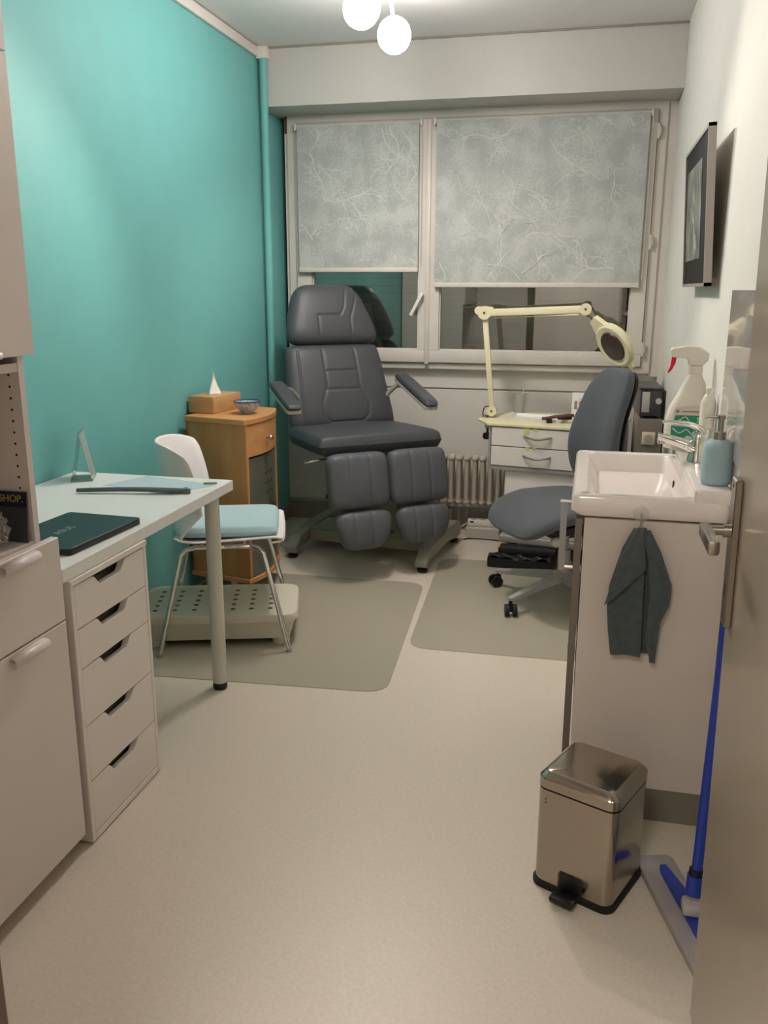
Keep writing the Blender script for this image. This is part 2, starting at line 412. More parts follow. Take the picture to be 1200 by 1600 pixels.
# radiator
t = thing('radiator', 'beige column radiator below the window behind the trolley', 'radiator', (0.62, 3.125, 0))
for i in range(20):
    x = i*0.0445; mb = MB()
    for dy in (-0.03, 0.035):
        mb.tube([(x, dy, 0.19), (x, dy, 0.43)], 0.0125, 10)
    mb.ball((x, 0, 0.435), 0.022, 0.98, 2.3, 0.9, u=12, v=8); mb.ball((x, 0, 0.185), 0.022, 0.98, 2.3, 0.9, u=12, v=8)
    mb.build('radiator_column', 'radiator_paint', t)

# ================================================================== BLINDS
def roller_blind(x0, x1, z0, z1, label, seed):
    rnd = random.Random(seed)
    t = thing('roller_blind', label, 'blind', ((x0+x1)/2, 3.135, z0), 0, 'roller blinds with branch pattern')
    w2 = (x1-x0)/2; hh = z1-z0
    yo = [0.0]; mb = MB(); mb.box(-w2, 0, 0.02, w2, 0.0015, hh)
    def strip(pts, wd):
        yo[0] += 1.3e-6
        for (a, b), (c, d) in zip(pts, pts[1:]):
            ln = math.hypot(c-a, d-b)+1e-9; nx, ny = -(d-b)/ln*wd/2, (c-a)/ln*wd/2
            cl = lambda x, z: Vector((max(-w2+0.002, min(w2-0.002, x)), -0.0005-yo[0], max(0.03, min(hh-0.01, z))))
            q = [cl(a+nx, b+ny), cl(a-nx, b-ny), cl(c-nx, d-ny), cl(c+nx, d+ny)]
            if all(abs(v.x) < w2-0.0021 and 0.031 < v.z < hh-0.011 for v in q):
                f = mb.bm.faces.new([mb.bm.verts.new(v) for v in q]); f.material_index = 1
    def branch(x, z, ang, ln, wd, depth):
        pts = [(x, z)]; n = 7
        for k in range(n):
            ang += rnd.uniform(-0.42, 0.42); x += math.cos(ang)*ln/n; z += math.sin(ang)*ln/n; pts.append((x, z))
            if depth and rnd.random() < 0.62:
                branch(x, z, ang+rnd.choice((-1, 1))*rnd.uniform(0.5, 1.0), ln*rnd.uniform(0.35, 0.6), wd*0.62, depth-1)
        strip(pts, wd)
    n = int(34*(x1-x0)*(z1-z0))
    for k in range(n):
        branch(rnd.uniform(-w2, w2), rnd.uniform(0, hh), rnd.uniform(0, 2*PI), rnd.uniform(0.13, 0.30), rnd.uniform(0.0026, 0.005), 3)
    mb.build('fabric', ['blind_fabric', 'branch_print'], t)
    MB().box(-w2, -0.004, 0, w2, 0.006, 0.024, bev=0.002).build('bottom_bar', 'window_paint', t)
    MB().cyl((-w2-0.006, 0.012, hh+0.0), (w2+0.006, 0.012, hh+0.0), 0.010).build('roller', 'window_paint', t)
    for s in (-1, 1):
        MB().box(s*(w2+0.01)-0.005, 0.0, hh-0.02, s*(w2+0.01)+0.005, 0.03, hh+0.016, bev=0.002).build('bracket', 'panel_paint', t)
    mb = MB(); mb.tube([(w2+0.014, 0.008, hh), (w2+0.014, 0.01, 0.04)], 0.002, 6); mb.build('pull_cord', 'window_paint', t)
    return t
roller_blind(0.128, 0.806, 1.452, 2.212, 'narrow patterned roller blind on the left sash, pulled half down', 3)
roller_blind(0.898, 1.972, 1.372, 2.214, 'wide patterned roller blind on the right sash, pulled half down', 11)

# ================================================================== CEILING SPOT BAR
t = thing('ceiling_spotlight', 'lit white spotlight bar on the ceiling with glaring frosted bulbs', 'ceiling light', (0.87, 1.45, H))
MB().box(-0.03, -0.75, -0.03, 0.03, 0.75, 0, bev=0.008).build('bar', 'panel_paint', t)
for (hx, hy, hz), tgt in HEADS:
    p = Vector((hx-0.87, hy-1.45, hz-H)); d = (Vector(tgt)-Vector((hx, hy, hz))).normalized()
    q = Vector((0, 0, 1)).rotation_difference(d).to_matrix().to_4x4(); M4 = Matrix.Translation(p) @ q
    hd = MB().lathe([(0.018, -0.05), (0.03, -0.045), (0.036, -0.02), (0.05, 0.02), (0.058, 0.034), (0.055, 0.034), (0.046, 0.018), (0.028, -0.02)], M4=M4, caps=(True, True)).build('spot_head', 'panel_paint', t)
    MB().ball((0, 0, 0.03), 0.068, 1, 1, 1.25, M4=M4).build('bulb', 'bulb', hd)
    MB().cyl((p.x*0.3, p.y, -0.02), tuple(p-d*0.04), 0.008).build('stem', 'panel_paint', t)

# ================================================================== LEFT: TALL CABINET
t = thing('storage_cabinet', 'tall beige laminate cabinet with an open niche at the left edge', 'cabinet', (0, -0.06, 0))
y0, y1 = -0.80, 0.0
mb = MB()
mb.box(0.03, y1-0.018, 0.03, 0.58, y1, 2.30); mb.box(0.03, y0, 0.03, 0.58, y0+0.018, 2.30); mb.box(0.012, y0, 0.03, 0.03, y1, 2.30)
for z in (0.03, 0.800, 1.19, 1.80, 2.28): mb.box(0.03, y0+0.018, z, 0.578, y1-0.018, z+0.018)
mb.box(0.05, y0+0.01, 0.0, 0.55, y1-0.02, 0.03)
car = mb.build('carcass', 'laminate_cabinet', t)
for k in range(11):
    MB().cyl((0.555, y1-0.0185, 1.182-k*0.0245), (0.555, y1-0.0165, 1.182-k*0.0245), 0.0028, n=8).build('shelf_pin_hole', 'dark_gap', car)
def front(z0, z1, nm, hz=None, top=True, yr=0.035):
    f = MB().box(0.582, y0, z0, 0.602, y1+yr, z1, bev=0.0015, seg=1).build(nm, 'laminate_cabinet', t)
    if hz is not None:
        mb = MB(); pr = []
        for k in range(9):
            a = math.radians(100-k*22); pr.append((0.612+0.016*math.cos(a), 0.016*math.sin(a)))
        pr = [(0.598, 0.0175)]+pr
        s = 1 if top else -1
        k_ = 0.72 if top else 0.45
        lp = [[Vector((0.600+(x-0.600)*k_, yy, hz+s*(z-0.012)*k_)) for x, z in pr] for yy in ((-0.175, -0.055) if top else (-0.22, -0.105))]
        mb.loops(lp, closed_ring=False)
        mb.build('handle', 'aluminium', f, solid=0.0022)
    return f
front(0.045, 0.612, 'door', 0.603)
front(0.616, 0.814, 'drawer', 0.806)
front(1.224, 1.806, 'door', 1.224, False, yr=0.012)
front(1.810, 2.30, 'door', None, yr=0.012)
# things in the niche
c = thing('advertising_card', 'dark card with yellow green lettering leaning inside the cabinet niche', 'card', (0.574, -0.096, 0.8185))
M4 = frame((0, 0, 0), (1, 0, 0), (0, 0.10, 0.995), (0, -0.995, 0.10))
mb = MB(); mb.box(-0.16, 0.0, -0.003, 0.0, 0.112, 0.0, mi=1); mb.box(-0.16, 0.078, 0.0, 0.0, 0.112, 0.0006, mi=0)
mb.build('card', ['navy_card', 'grey_card'], c, M4=M4)
text('lettering', 'SHOP.', 0.022, 'gold_print', c, M4 @ Matrix.Translation((-0.008, 0.096, 0.0010)), align='RIGHT')
b = thing('plastic_pouch', 'crumpled clear plastic pouch lying in the cabinet niche beside the card', 'bag', (0.530, -0.150, 0.8185))
mb = MB(); mb.ball((0, 0, 0.04), 0.035, 1.0, 0.9, 1.1, u=18, v=12)
for v in mb.bm.verts: v.co += Vector((random.uniform(-1, 1), random.uniform(-1, 1), random.uniform(-1, 1)))*0.008; v.co.z = max(0.001, v.co.z)
mb.build('pouch', 'clear', b, angle=10)

# ================================================================== DRAWER UNIT, DESK
t = thing('drawer_unit', 'white five-drawer unit with scooped grips under the desk', 'drawer unit', (0, 0, 0))
mb = MB(); X1 = 0.604
mb.box(0.02, 0, 0.004, X1, 0.014, 0.684); mb.box(0.02, 0.346, 0.004, X1, 0.36, 0.684); mb.box(0.02, 0, 0.684, X1+0.002, 0.362, 0.699)
mb.box(0.02, 0.014, 0.004, X1, 0.346, 0.022); mb.box(0.02, 0.014, 0.02, 0.034, 0.346, 0.684)
mb.build('carcass', 'laminate', t, bevel=0.0015)
zs = [0.682, 0.572, 0.469, 0.318, 0.168, 0.024]
for k in range(5):
    zt, zb = zs[k]-0.0015, zs[k+1]+0.0015; dp = 0.028
    poly = [(0.0155, zb), (0.3445, zb), (0.3445, zt)]
    for q in range(9):
        a = q/8; poly.append((0.255-0.035*a, zt-dp*(3*a*a-2*a**3)))
    for q in range(9):
        a = q/8; poly.append((0.130-0.035*a, zt-dp*(1-(3*a*a-2*a**3))))
    poly.append((0.0155, zt))
    d = MB().prism(poly, X1-0.018, X1-0.001, 'x').build('drawer', 'laminate', t)
    MB().box(0.05, 0.03, zb+0.004, X1-0.02, 0.33, zb+0.010).build('drawer_bottom', 'laminate', d)
    MB().box(X1-0.05, 0.03, zb+0.004, X1-0.045, 0.33, zt-0.03).build('drawer_box', 'plinth', d)
t = thing('desk', 'white desk top resting on the drawer unit and a round leg', 'desk', (0, 0, 0))
MB().box(0.003, -0.02, 0.70, 0.60, 0.98, 0.734, bev=0.0015, seg=1).build('desk_top', 'table_white', t)
for x in (0.553, 0.06):
    l = MB().cyl((x, 0.905, 0.025), (x, 0.905, 0.70), 0.025).build('leg', 'leg_white', t)
    MB().lathe([(0.022, 0), (0.025, 0.005), (0.025, 0.02), (0.02, 0.028)], c=(x, 0.905, 0)).build('foot', 'black_plastic', l)
# laptop
t = thing('laptop', 'closed dark teal laptop lying on the desk end beside the cabinet', 'laptop', (0.415, 0.235, 0.734), math.radians(0))
q = [(0.56-0.415, 0.075-0.235), (0.578-0.415, 0.392-0.235), (0.352-0.415, 0.402-0.235), (0.335-0.415, 0.085-0.235)]
def rpoly(q, r, n=5):
    out = []
    for i in range(len(q)):
        a, b, c = Vector(q[i-1]), Vector(q[i]), Vector(q[(i+1) % len(q)])
        d0 = (a-b).normalized()*r; d1 = (c-b).normalized()*r
        for k in range(n+1):
            u = k/n; p = (b+d0)*(1-u)**2+b*2*u*(1-u)+(b+d1)*u*u; out.append((p.x, p.y))
    return out
MB().prism(rpoly(q, 0.012), 0.001, 0.010).build('base', 'black_plastic', t, bevel=0.001)
lid = MB().prism(rpoly(q, 0.012), 0.0105, 0.018).build('lid', 'laptop_lid', t, bevel=0.0015)
text('logo', 'ASUS', 0.034, 'logo_grey', lid, frame((0.035, -0.01, 0.0183), (0.02, 1, 0), (-1, 0.02, 0), (0, 0, 1)), 0.0001)
# paper sheet, pen, foot file, sign holder
mb = MB(); q = [(0.22, 0.80), (0.50, 0.725), (0.575, 0.895), (0.29, 0.972)]
mb.prism(q, 0.7345, 0.7352); s = tag(mb.build('paper_sheet', 'paper_blue'), 'pale blue printed sheet lying on the desk under the dark file', 'paper')
mb = MB(); q = [(0.36, 0.76), (0.545, 0.715), (0.59, 0.83), (0.40, 0.88)]
mb.prism(q, 0.7338+0.0003, 0.7344); s = tag(mb.build('paper_sheet', 'paper'), 'plain white sheet partly under the pale blue printed sheet', 'paper')
mb = MB(); mb.tube([(0.535, 0.89, 0.739), (0.577, 0.902, 0.739)], 0.0035, 8); tag(mb.build('pen_clip', 'grey_plastic'), 'small grey clip on the far corner of the blue sheet', 'clip')
t = thing('foot_file', 'long dark grey tapered foot file lying across the desk papers', 'foot file', (0.20, 0.68, 0.7355), math.atan2(0.075, 0.34))
pts = []; rs = [0.006, 0.010, 0.009, 0.009, 0.011, 0.014, 0.017, 0.017, 0.010]
lp = []
for k, r in enumerate(rs):
    x = k/8*0.36; zc = 0.008+0.004*math.sin(k/8*PI)
    lp.append([Vector((x, r*math.cos(2*PI*j/14), zc+min(r, 0.007)*math.sin(2*PI*j/14))) for j in range(14)])
mb = MB(); mb.loops(lp); mb.build('body', 'stick_dark', t, angle=80)
MB().cyl((0.345, 0, 0.0165), (0.345, 0, 0.0195), 0.006, n=14).build('hanging_hole', 'chrome', t)
t = thing('sign_holder', 'clear acrylic tent-shaped sign holder on the desk by the wall', 'sign holder', (0.098, 0.885, 0.7345), math.radians(25))
mb = MB()
for pl in ([(-0.034, 0), (0.034, 0), (0.0, 0.165)],):
    a, b, c = [Vector((x, 0, z)) for x, z in pl]
    for p0, p1 in ((a, b), (b, c), (c, a)):
        d = (p1-p0).normalized(); n = Vector((-d.z, 0, d.x))*0.0015
        mb.loops([[p0+n+Vector((0, y, 0)), p0-n+Vector((0, y, 0)), p1-n+Vector((0, y, 0)), p1+n+Vector((0, y, 0))] for y in (-0.055, 0.055)])
mb.build('stand', 'acrylic', t)
mb = MB(); M4 = Matrix.Translation((0.0165, 0, 0.0825)) @ Matrix.Rotation(math.atan2(-0.034, 0.165), 4, 'Y')
mb.box(-0.001, -0.052, -0.078, 0.0, 0.052, 0.078, M4=M4); mb.build('insert', 'paper', t)

# ================================================================== WHITE CHAIR
t = thing('visitor_chair', 'white shell chair with pale blue seat cushion and chrome legs', 'chair', (0.375, 1.405, 0), math.radians(19.3))
# local +X = forward, Y = sideways
prof = smooth([(0.235, 0, 0.425), (0.20, 0, 0.438), (0.05, 0, 0.43), (-0.12, 0, 0.425), (-0.185, 0, 0.455), (-0.215, 0, 0.54), (-0.235, 0, 0.66), (-0.25, 0, 0.80)], 5)
N = len(prof)-1
def shell(u, v):
    k = v*N; i = min(int(k), N-1); p = prof[i].lerp(prof[i+1], k-i); s = 2*u-1
    z = p.z
    if z < 0.47 and v < 0.55: hw = 0.215-0.03*max(0, v-0.3); cur = 0.012*s**4; wrap = 0
    else:
        f = (z-0.45)/0.36; f = max(0, min(1, f)); hw = 0.205-0.015*math.sin(f*PI)
        cur = 0; wrap = (0.13*(1-f)+0.115*f+0.03*math.sin(f*PI))*abs(s)**2.4*min(1, 0.25+f*3)
    # round outer corners
    if v > 0.93: z -= ((v-0.93)/0.07)*0.035*abs(s)**5
    if v < 0.06: p = p.copy(); p.x -= (0.06-v)/0.06*0.05*abs(s)**6
    return Vector((p.x+wrap, s*hw, z+cur))
sh = MB(); sh.grid(shell, 28, N*2); o = sh.build('shell', 'chair_shell', t, solid=0.007, angle=60)
cu = pad(lambda f: -0.19, lambda f: 0.20, -0.185, 0.185, 0.055, rnd=0.15, p=10, nu=30, nv=30)
cu.build('seat_cushion', 'seat_blue', t, M4=Matrix.Translation((0.015, 0, 0.468)), angle=70)
feet = {(1, -1): (0.245, -0.245), (1, 1): (0.245, 0.245), (-1, -1): (-0.245, -0.245), (-1, 1): (-0.245, 0.245)}
for (a, b), (fx, fy) in feet.items():
    mb = MB()
    mb.tube([(a*0.10, b*0.15, 0.405), (a*0.135, b*0.175, 0.402), (a*0.155, b*0.185, 0.385), (fx, fy, 0.006)], 0.010, 12)
    l = mb.build('leg', 'chrome', t)
    MB().cyl((fx, fy, 0), (fx-a*0.003, fy-b*0.002, 0.012), 0.0115, n=14).build('foot_cap', 'grey_plastic', l)
mb = MB()
for b in (-1, 1): mb.tube([(-0.11, b*0.155, 0.405), (0.11, b*0.155, 0.405)], 0.009, 10)
mb.tube([(0.08, -0.155, 0.405), (0.08, 0.155, 0.405)], 0.008, 10); mb.tube([(-0.08, -0.155, 0.405), (-0.08, 0.155, 0.405)], 0.008, 10)
mb.build('under_frame', 'chrome', t)

# ================================================================== STEP
t = thing('step_platform', 'cream plastic step platform with holes on the floor under the chair', 'step', (0.345, 1.405, 0), math.radians(17.5))
mb = MB()
outl = lambda s, r, z: [Vector((x, y, z)) for x, y in rr(-0.315*s, -0.19*s, 0.315*s, 0.19*s, r)]
mb.loops([outl(0.90, 0.05, 0.030), outl(0.965, 0.06, 0.100), outl(1.0, 0.06, 0.102), outl(1.0, 0.06, 0.122), outl(0.985, 0.055, 0.131), outl(0.95, 0.05, 0.1335)], cap=(False, True))
mb.loops([outl(0.90, 0.05, 0.030), outl(0.88, 0.045, 0.030), outl(0.92, 0.045, 0.098)], cap=(False, True))
b = mb.build('platform', 'step_plastic', t, angle=40)
for cx in (-0.245, -0.168, -0.092, 0.058, 0.130, 0.205):
    for k in range(5):
        MB().cyl((cx, -0.115+k*0.055, 0.1337), (cx, -0.115+k*0.055, 0.1342), 0.010, n=14).build('drain_hole', 'hole_brown', b)
for a in (-1, 1):
    for bb in (-1, 1):
        MB().cyl((a*0.245, bb*0.135, 0), (a*0.245, bb*0.135, 0.05), 0.034, 0.038).build('foot', 'step_plastic', t)

# ================================================================== FLOOR MATS
def floor_mat(q, label):
    mb = MB(); mb.prism(rpoly(q, 0.09, 8), 0.0005, 0.003)
    return tag(mb.build('floor_mat', 'mat_plastic', bevel=0.0008), label, 'floor mat', 'translucent floor mats')
floor_mat([(0.02, 0.917), (1.13, 0.998), (1.045, 2.175), (0.02, 2.14)], 'translucent floor mat under the white chair')
floor_mat([(1.122, 1.405), (1.99, 1.43), (1.96, 2.66), (1.052, 2.585)], 'translucent floor mat under the swivel chair by the washbasin')

# ================================================================== SIDEBOARD
t = thing('wooden_cabinet', 'beech cabinet with bowed front, drawer and smoked door on legs', 'cabinet', (0.03, 1.81, 0), math.radians(-12))
dpt = 0.315; wd = 0.38; zt = 0.795
def bow(y, e=0.0): return dpt-0.23*y+0.035*math.sin(PI*y/wd)+e
mb = MB(); mb.box(0, 0, 0.10, dpt, 0.018, zt); mb.box(0, wd-0.018, 0.10, bow(wd), wd, zt); mb.box(0, 0, 0.10, 0.012, wd, zt)
mb.build('carcass', 'beech', t, bevel=0.001)
poly = [(-0.002, -0.008), (dpt, -0.008)]+[(bow(y, 0.006), y) for y in [wd*k/14 for k in range(1, 14)]]+[(bow(wd), wd+0.008), (-0.002, wd+0.008)]
MB().prism(poly, zt, zt+0.026).build('top', 'beech_edge', t, bevel=0.004)
MB().prism(poly, 0.085, 0.105).build('bottom', 'beech_edge', t, bevel=0.002)
def curved(z0, z1, m, nm, e):
    pl = [(bow(y, e), y) for y in [0.004+(wd-0.008)*k/16 for k in range(17)]]+[(bow(y, e-0.016), y) for y in [0.004+(wd-0.008)*k/16 for k in range(16, -1, -1)]]
    return MB().prism(pl, z0, z1).build(nm, m, t)
dr = curved(0.655, 0.792, 'beech_edge', 'drawer', 0.0)
MB().lathe([(0.005, 0), (0.005, 0.014), (0.011, 0.018), (0.013, 0.024), (0.009, 0.030)], n=16, M4=frame((bow(wd*0.45), wd*0.45, 0.72), (0, 1, 0), (0, 0, 1), (1, 0, 0))).build('knob', 'brushed', dr)
dd = curved(0.11, 0.645, 'smoked', 'door', -0.006)
for a in range(3):
    for b in range(3):
        y = wd*0.42+a*0.035; MB().cyl((bow(y, -0.0065), y, 0.56-b*0.045), (bow(y, -0.005), y, 0.56-b*0.045), 0.006, n=10).build('vent_hole', 'dark_gap', dd)
for x in (0.05, 0.19):
    for y in (0.05, wd-0.05): MB().cyl((x, y, 0), (x, y, 0.085), 0.014, n=14).build('leg', 'aluminium', t)
# tissue box and bowl
t = thing('tissue_box', 'light wooden tissue box on the beech cabinet', 'tissue box', (0.095, 1.99, 0.8215), math.radians(-9))
MB().box(-0.065, -0.115, 0, 0.065, 0.115, 0.075, bev=0.002).build('box', 'tissue_wood', t)
MB().lathe([(0.03, 0), (0.028, 0.0008)], c=(0, 0, 0.0752)).build('slot', 'dark_gap', t)
mb = MB()
def tis(u, v):
    a = u*2*PI; r = 0.028*(1-v)**1.3+0.003; return Vector((r*math.cos(a)*(1+0.35*math.sin(3*a)*v), r*1.2*math.sin(a)*(1+0.3*math.cos(4*a)), 0.075+0.085*v-0.02*v*math.cos(a)))
mb.grid(tis, 28, 10); mb.build('tissue', 'paper', t, solid=0.0008, angle=20)
t = thing('small_bowl', 'small blue and white patterned china bowl beside the tissue box', 'bowl', (0.275, 1.93, 0.8215))
MB().lathe([(0.024, 0), (0.026, 0.001), (0.026, 0.006), (0.040, 0.016), (0.054, 0.036), (0.060, 0.056), (0.0585, 0.056), (0.052, 0.036), (0.038, 0.018), (0.01, 0.010)], n=36).build('bowl', 'bowl_glaze', t, angle=60)
MB().lathe([(0.0605, 0.052), (0.0612, 0.0575), (0.0575, 0.0575), (0.057, 0.052)], n=36, caps=(False, False)).build('rim', 'bowl_blue', t)

# ================================================================== TREATMENT CHAIR
TH = math.radians(37.8)
t = thing('treatment_chair', 'large grey padded podiatry treatment chair with split leg rests', 'treatment chair', (0.80, 2.34, 0), TH)
# frame base (rotated against the seat)
bt = math.radians(-6.8)-TH
Mb = Matrix.Translation((0.113, 0.337, 0)) @ Matrix.Rotation(bt, 4, 'Z')
hw, hl = 0.355, 0.275
mb = MB()
for s in (-1, 1):
    poly = [(-hl-0.045, 0.030), (-hl-0.045, 0.060), (-hl+0.03, 0.115), (0.0, 0.135), (hl-0.03, 0.135), (hl+0.04, 0.115), (hl+0.04, 0.04), (hl-0.02, 0.035), (0.05, 0.065), (-hl+0.03, 0.050), (-hl-0.01, 0.030)]
    mb.prism(poly, s*hw-0.032, s*hw+0.032, 'x')
mb.box(-hw+0.03, -0.12, 0.075, hw-0.03, 0.10, 0.125); mb.box(-hw+0.03, -0.14, 0.055, hw-0.03, -0.11, 0.115)
mb.build('base_frame', 'base_green', t, M4=Mb, bevel=0.006)
for a in (-1, 1):
    for b in (-1, 1):
        mb = MB(); mb.lathe([(0.022, 0), (0.026, 0.004), (0.026, 0.016), (0.012, 0.022), (0.012, 0.04)], c=(a*hw, b*(hl+0.012), 0)); mb.build('foot', 'black_plastic', t, M4=Mb)
mb = MB(); mb.box(-0.13, -0.10, 0.125, 0.13, 0.12, 0.36, bev=0.02); mb.box(-0.09, -0.07, 0.34, 0.09, 0.09, 0.56, bev=0.01); mb.box(-0.24, -0.02, 0.55, 0.24, 0.02, 0.58)
mb.build('lifting_column', 'base_green', t, M4=Matrix.Translation((0.05, 0.30, 0)))
mb = MB(); mb.box(-0.25, 0.02, 0.565, 0.25, 0.48, 0.60, bev=0.006); mb.build('seat_frame', 'base_green', t)
mb = MB(); mb.tube([(-0.24, 0.12, 0.56), (-0.30, 0.13, 0.555), (-0.345, 0.16, 0.54)], 0.005, 8); mb.build('release_lever', 'chrome', t)
mb = MB(); mb.tube([(-0.22, 0.02, 0.40), (-0.29, 0.01, 0.40)], 0.011, 10); mb.build('leg_rest_knob', 'black_plastic', t)
# seat
def lerp(a, b, f): return a+(b-a)*f
sp = pad(lambda f: -0.335+0.02*f, lambda f: 0.325-0.05*f, -0.01, 0.53, 0.095, rnd=0.10, dome=0.012, p=26, nu=40, nv=40, seams=[[(-0.25, 0.44), (0.22, 0.44)]])
sp.build('seat', 'leather', t, M4=frame((0, -0.01, 0.642), (1, 0, 0), (0, 1, -0.03), (0, 0.03, 1)), angle=80)
# back
ra = math.radians(21)
Bk = frame((0, 0.47, 0.645), (1, 0, 0), (0, math.sin(ra), math.cos(ra)), (0, -math.cos(ra), math.sin(ra)))
seams = [[(-0.09, 0.44), (-0.09, 0.22), (-0.105, 0.19), (-0.13, 0.13), (-0.12, 0.06), (-0.09, 0.03), (0.09, 0.03), (0.125, 0.06), (0.135, 0.12), (0.11, 0.18), (0.095, 0.22), (0.09, 0.44)],
         [(-0.09, 0.30), (0.09, 0.30)], [(-0.09, 0.20), (0.095, 0.20)], [(-0.235, 0.02), (-0.225, 0.42)]]
bp = pad(lambda f: -0.315+0.035*f, lambda f: 0.29-0.045*f, 0.0, 0.455, 0.095, seams=seams, rnd=0.12, dome=0.012, nu=90, nv=90, p=9, gw=0.005, groove=0.007)
bp.build('backrest', 'leather', t, M4=Bk, angle=80)
def hwid(f): return 0.268-0.050*f-0.05*f**2.2
hseams = [[(-0.09, 0.46), (-0.09, 0.60), (0.035, 0.60), (0.06, 0.64), (0.085, 0.74)], [(-0.09, 0.60), (-0.16, 0.62)], [(0.09, 0.46), (0.09, 0.58), (0.14, 0.70), (0.15, 0.76)], [(0.035, 0.60), (0.09, 0.58)]]
hp = pad(lambda f: -hwid(f)-0.012*f, lambda f: hwid(f)-0.02*f, 0.452, 0.785, 0.115, seams=hseams[:1]+hseams[2:3], rnd=0.42, dome=0.012, nu=90, nv=80, p=7, gw=0.005, groove=0.006)
hp.build('headrest', 'leather', t, M4=Bk, angle=80)
mb = MB(); mb.box(-0.19, 0.05, -0.075, 0.19, 0.70, -0.035, bev=0.01); mb.build('back_shell', 'base_green', t, M4=Bk)
# armrests
for s in (-1, 1):
    al = 0.41 if s > 0 else 0.32
    Ma = frame((0.335 if s > 0 else -0.395, 0.51 if s > 0 else 0.43, 0.902 if s > 0 else 0.895), (1, 0, 0), (0, -0.955, -0.295), (0, -0.295, 0.955))
    o = pad(lambda f: -0.042, lambda f: 0.036, 0.0, al, 0.034, rnd=0.3, p=8, nu=20, nv=30).build('armrest', 'leather', t, M4=Ma @ Matrix.Translation((0, 0, 0.012)), angle=80)
    MB().prism(rr(-0.040, 0.005, 0.034, al-0.005, 0.015), -0.018, -0.002).build('armrest_shell', 'cable_white', o, M4=Ma)
    MB().tube([(s*0.24, 0.50, 0.80), (s*0.30, 0.48, 0.86), (s*0.365, 0.42, 0.878)], 0.013, 10).build('armrest_bracket', 'base_green', o)
# leg rests
tl = math.radians(11)
for s in (-1, 1):
    a = frame((s*0.158, -0.035, 0.612), (1, 0, 0), (0, math.sin(tl), math.cos(tl)), (0, -math.cos(tl), math.sin(tl)))
    u = pad(lambda f: -0.157, lambda f: 0.157, -0.268, 0.0, 0.085, seams=[[(-0.05, -0.29), (-0.05, 0.0)], [(0.05, -0.29), (0.05, 0.0)]], rnd=0.35, dome=0.012, nu=54, nv=40, groove=0.005, p=8)
    uo = u.build('calf_rest', 'leather_legs', t, M4=a, angle=80)
    f_ = pad(lambda f: -0.08-0.055*min(1, f*1.7)**0.6, lambda f: 0.10+0.057*min(1, f*1.7)**0.6, -0.465, -0.275, 0.085, seams=[[(-0.045, -0.5), (-0.045, -0.29)], [(0.045, -0.5), (0.045, -0.29)]], rnd=0.55, dome=0.014, nu=54, nv=40, groove=0.005, p=6)
    f_.build('foot_rest', 'leather_legs', t, M4=a, angle=80)
    MB().box(-0.07, -0.46, -0.065, 0.07, -0.04, -0.040, bev=0.005).build('leg_rest_plate', 'base_green', uo, M4=a)
# cables on the floor under and beside the chair
def cable(pts, r, m, label):
    mb = MB(); mb.tube([tuple(p) for p in smooth(pts, 6)], r, 6); return tag(mb.build('power_cable', m, angle=80), label, 'cable')
cable([(0.16, 2.62, 0.004), (0.30, 2.52, 0.004), (0.46, 2.62, 0.004), (0.60, 2.48, 0.004), (0.52, 2.70, 0.004), (0.40, 2.86, 0.004)], 0.0035, 'cable_white', 'light cable looping on the floor under the treatment chair')
cable([(1.12, 2.96, 0.004), (1.16, 2.99, 0.004), (1.30, 2.985, 0.004), (1.42, 2.93, 0.004)], 0.004, 'black_plastic', 'black cable on the floor in front of the beige cable box')
t = thing('power_strip', 'white power strip lying on the beige cable box by the wall', 'power strip', (1.21, 3.09, 0.056), math.radians(4))
MB().box(-0.085, -0.025, 0, 0.085, 0.025, 0.035, bev=0.004).build('housing', 'laminate', t)
mb = MB()
for k in range(3): mb.cyl((-0.05+k*0.05, 0, 0.0352), (-0.05+k*0.05, 0, 0.0358), 0.016, n=16)
mb.build('socket', 'grey_plastic', t)
mb = MB(); mb.cyl((0.05, 0, 0.036), (0.05, 0, 0.07), 0.015, n=14); mb.build('plug', 'black_plastic', t)
MB().box(-0.07, -0.0255, 0.02, -0.05, -0.0245, 0.03).build('switch', 'black_plastic', t)
tag(bx('cable_box', 'cable_white', (1.12, 3.03, 0), (1.31, 3.15, 0.054), bevel=0.004), 'low beige cable box on the floor under the power strip', 'box')
cable([(1.125, 3.075, 0.07), (1.06, 3.06, 0.03), (1.01, 3.10, 0.006), (0.95, 3.14, 0.005)], 0.004, 'cable_white', 'white cable running from the power strip behind the treatment chair')

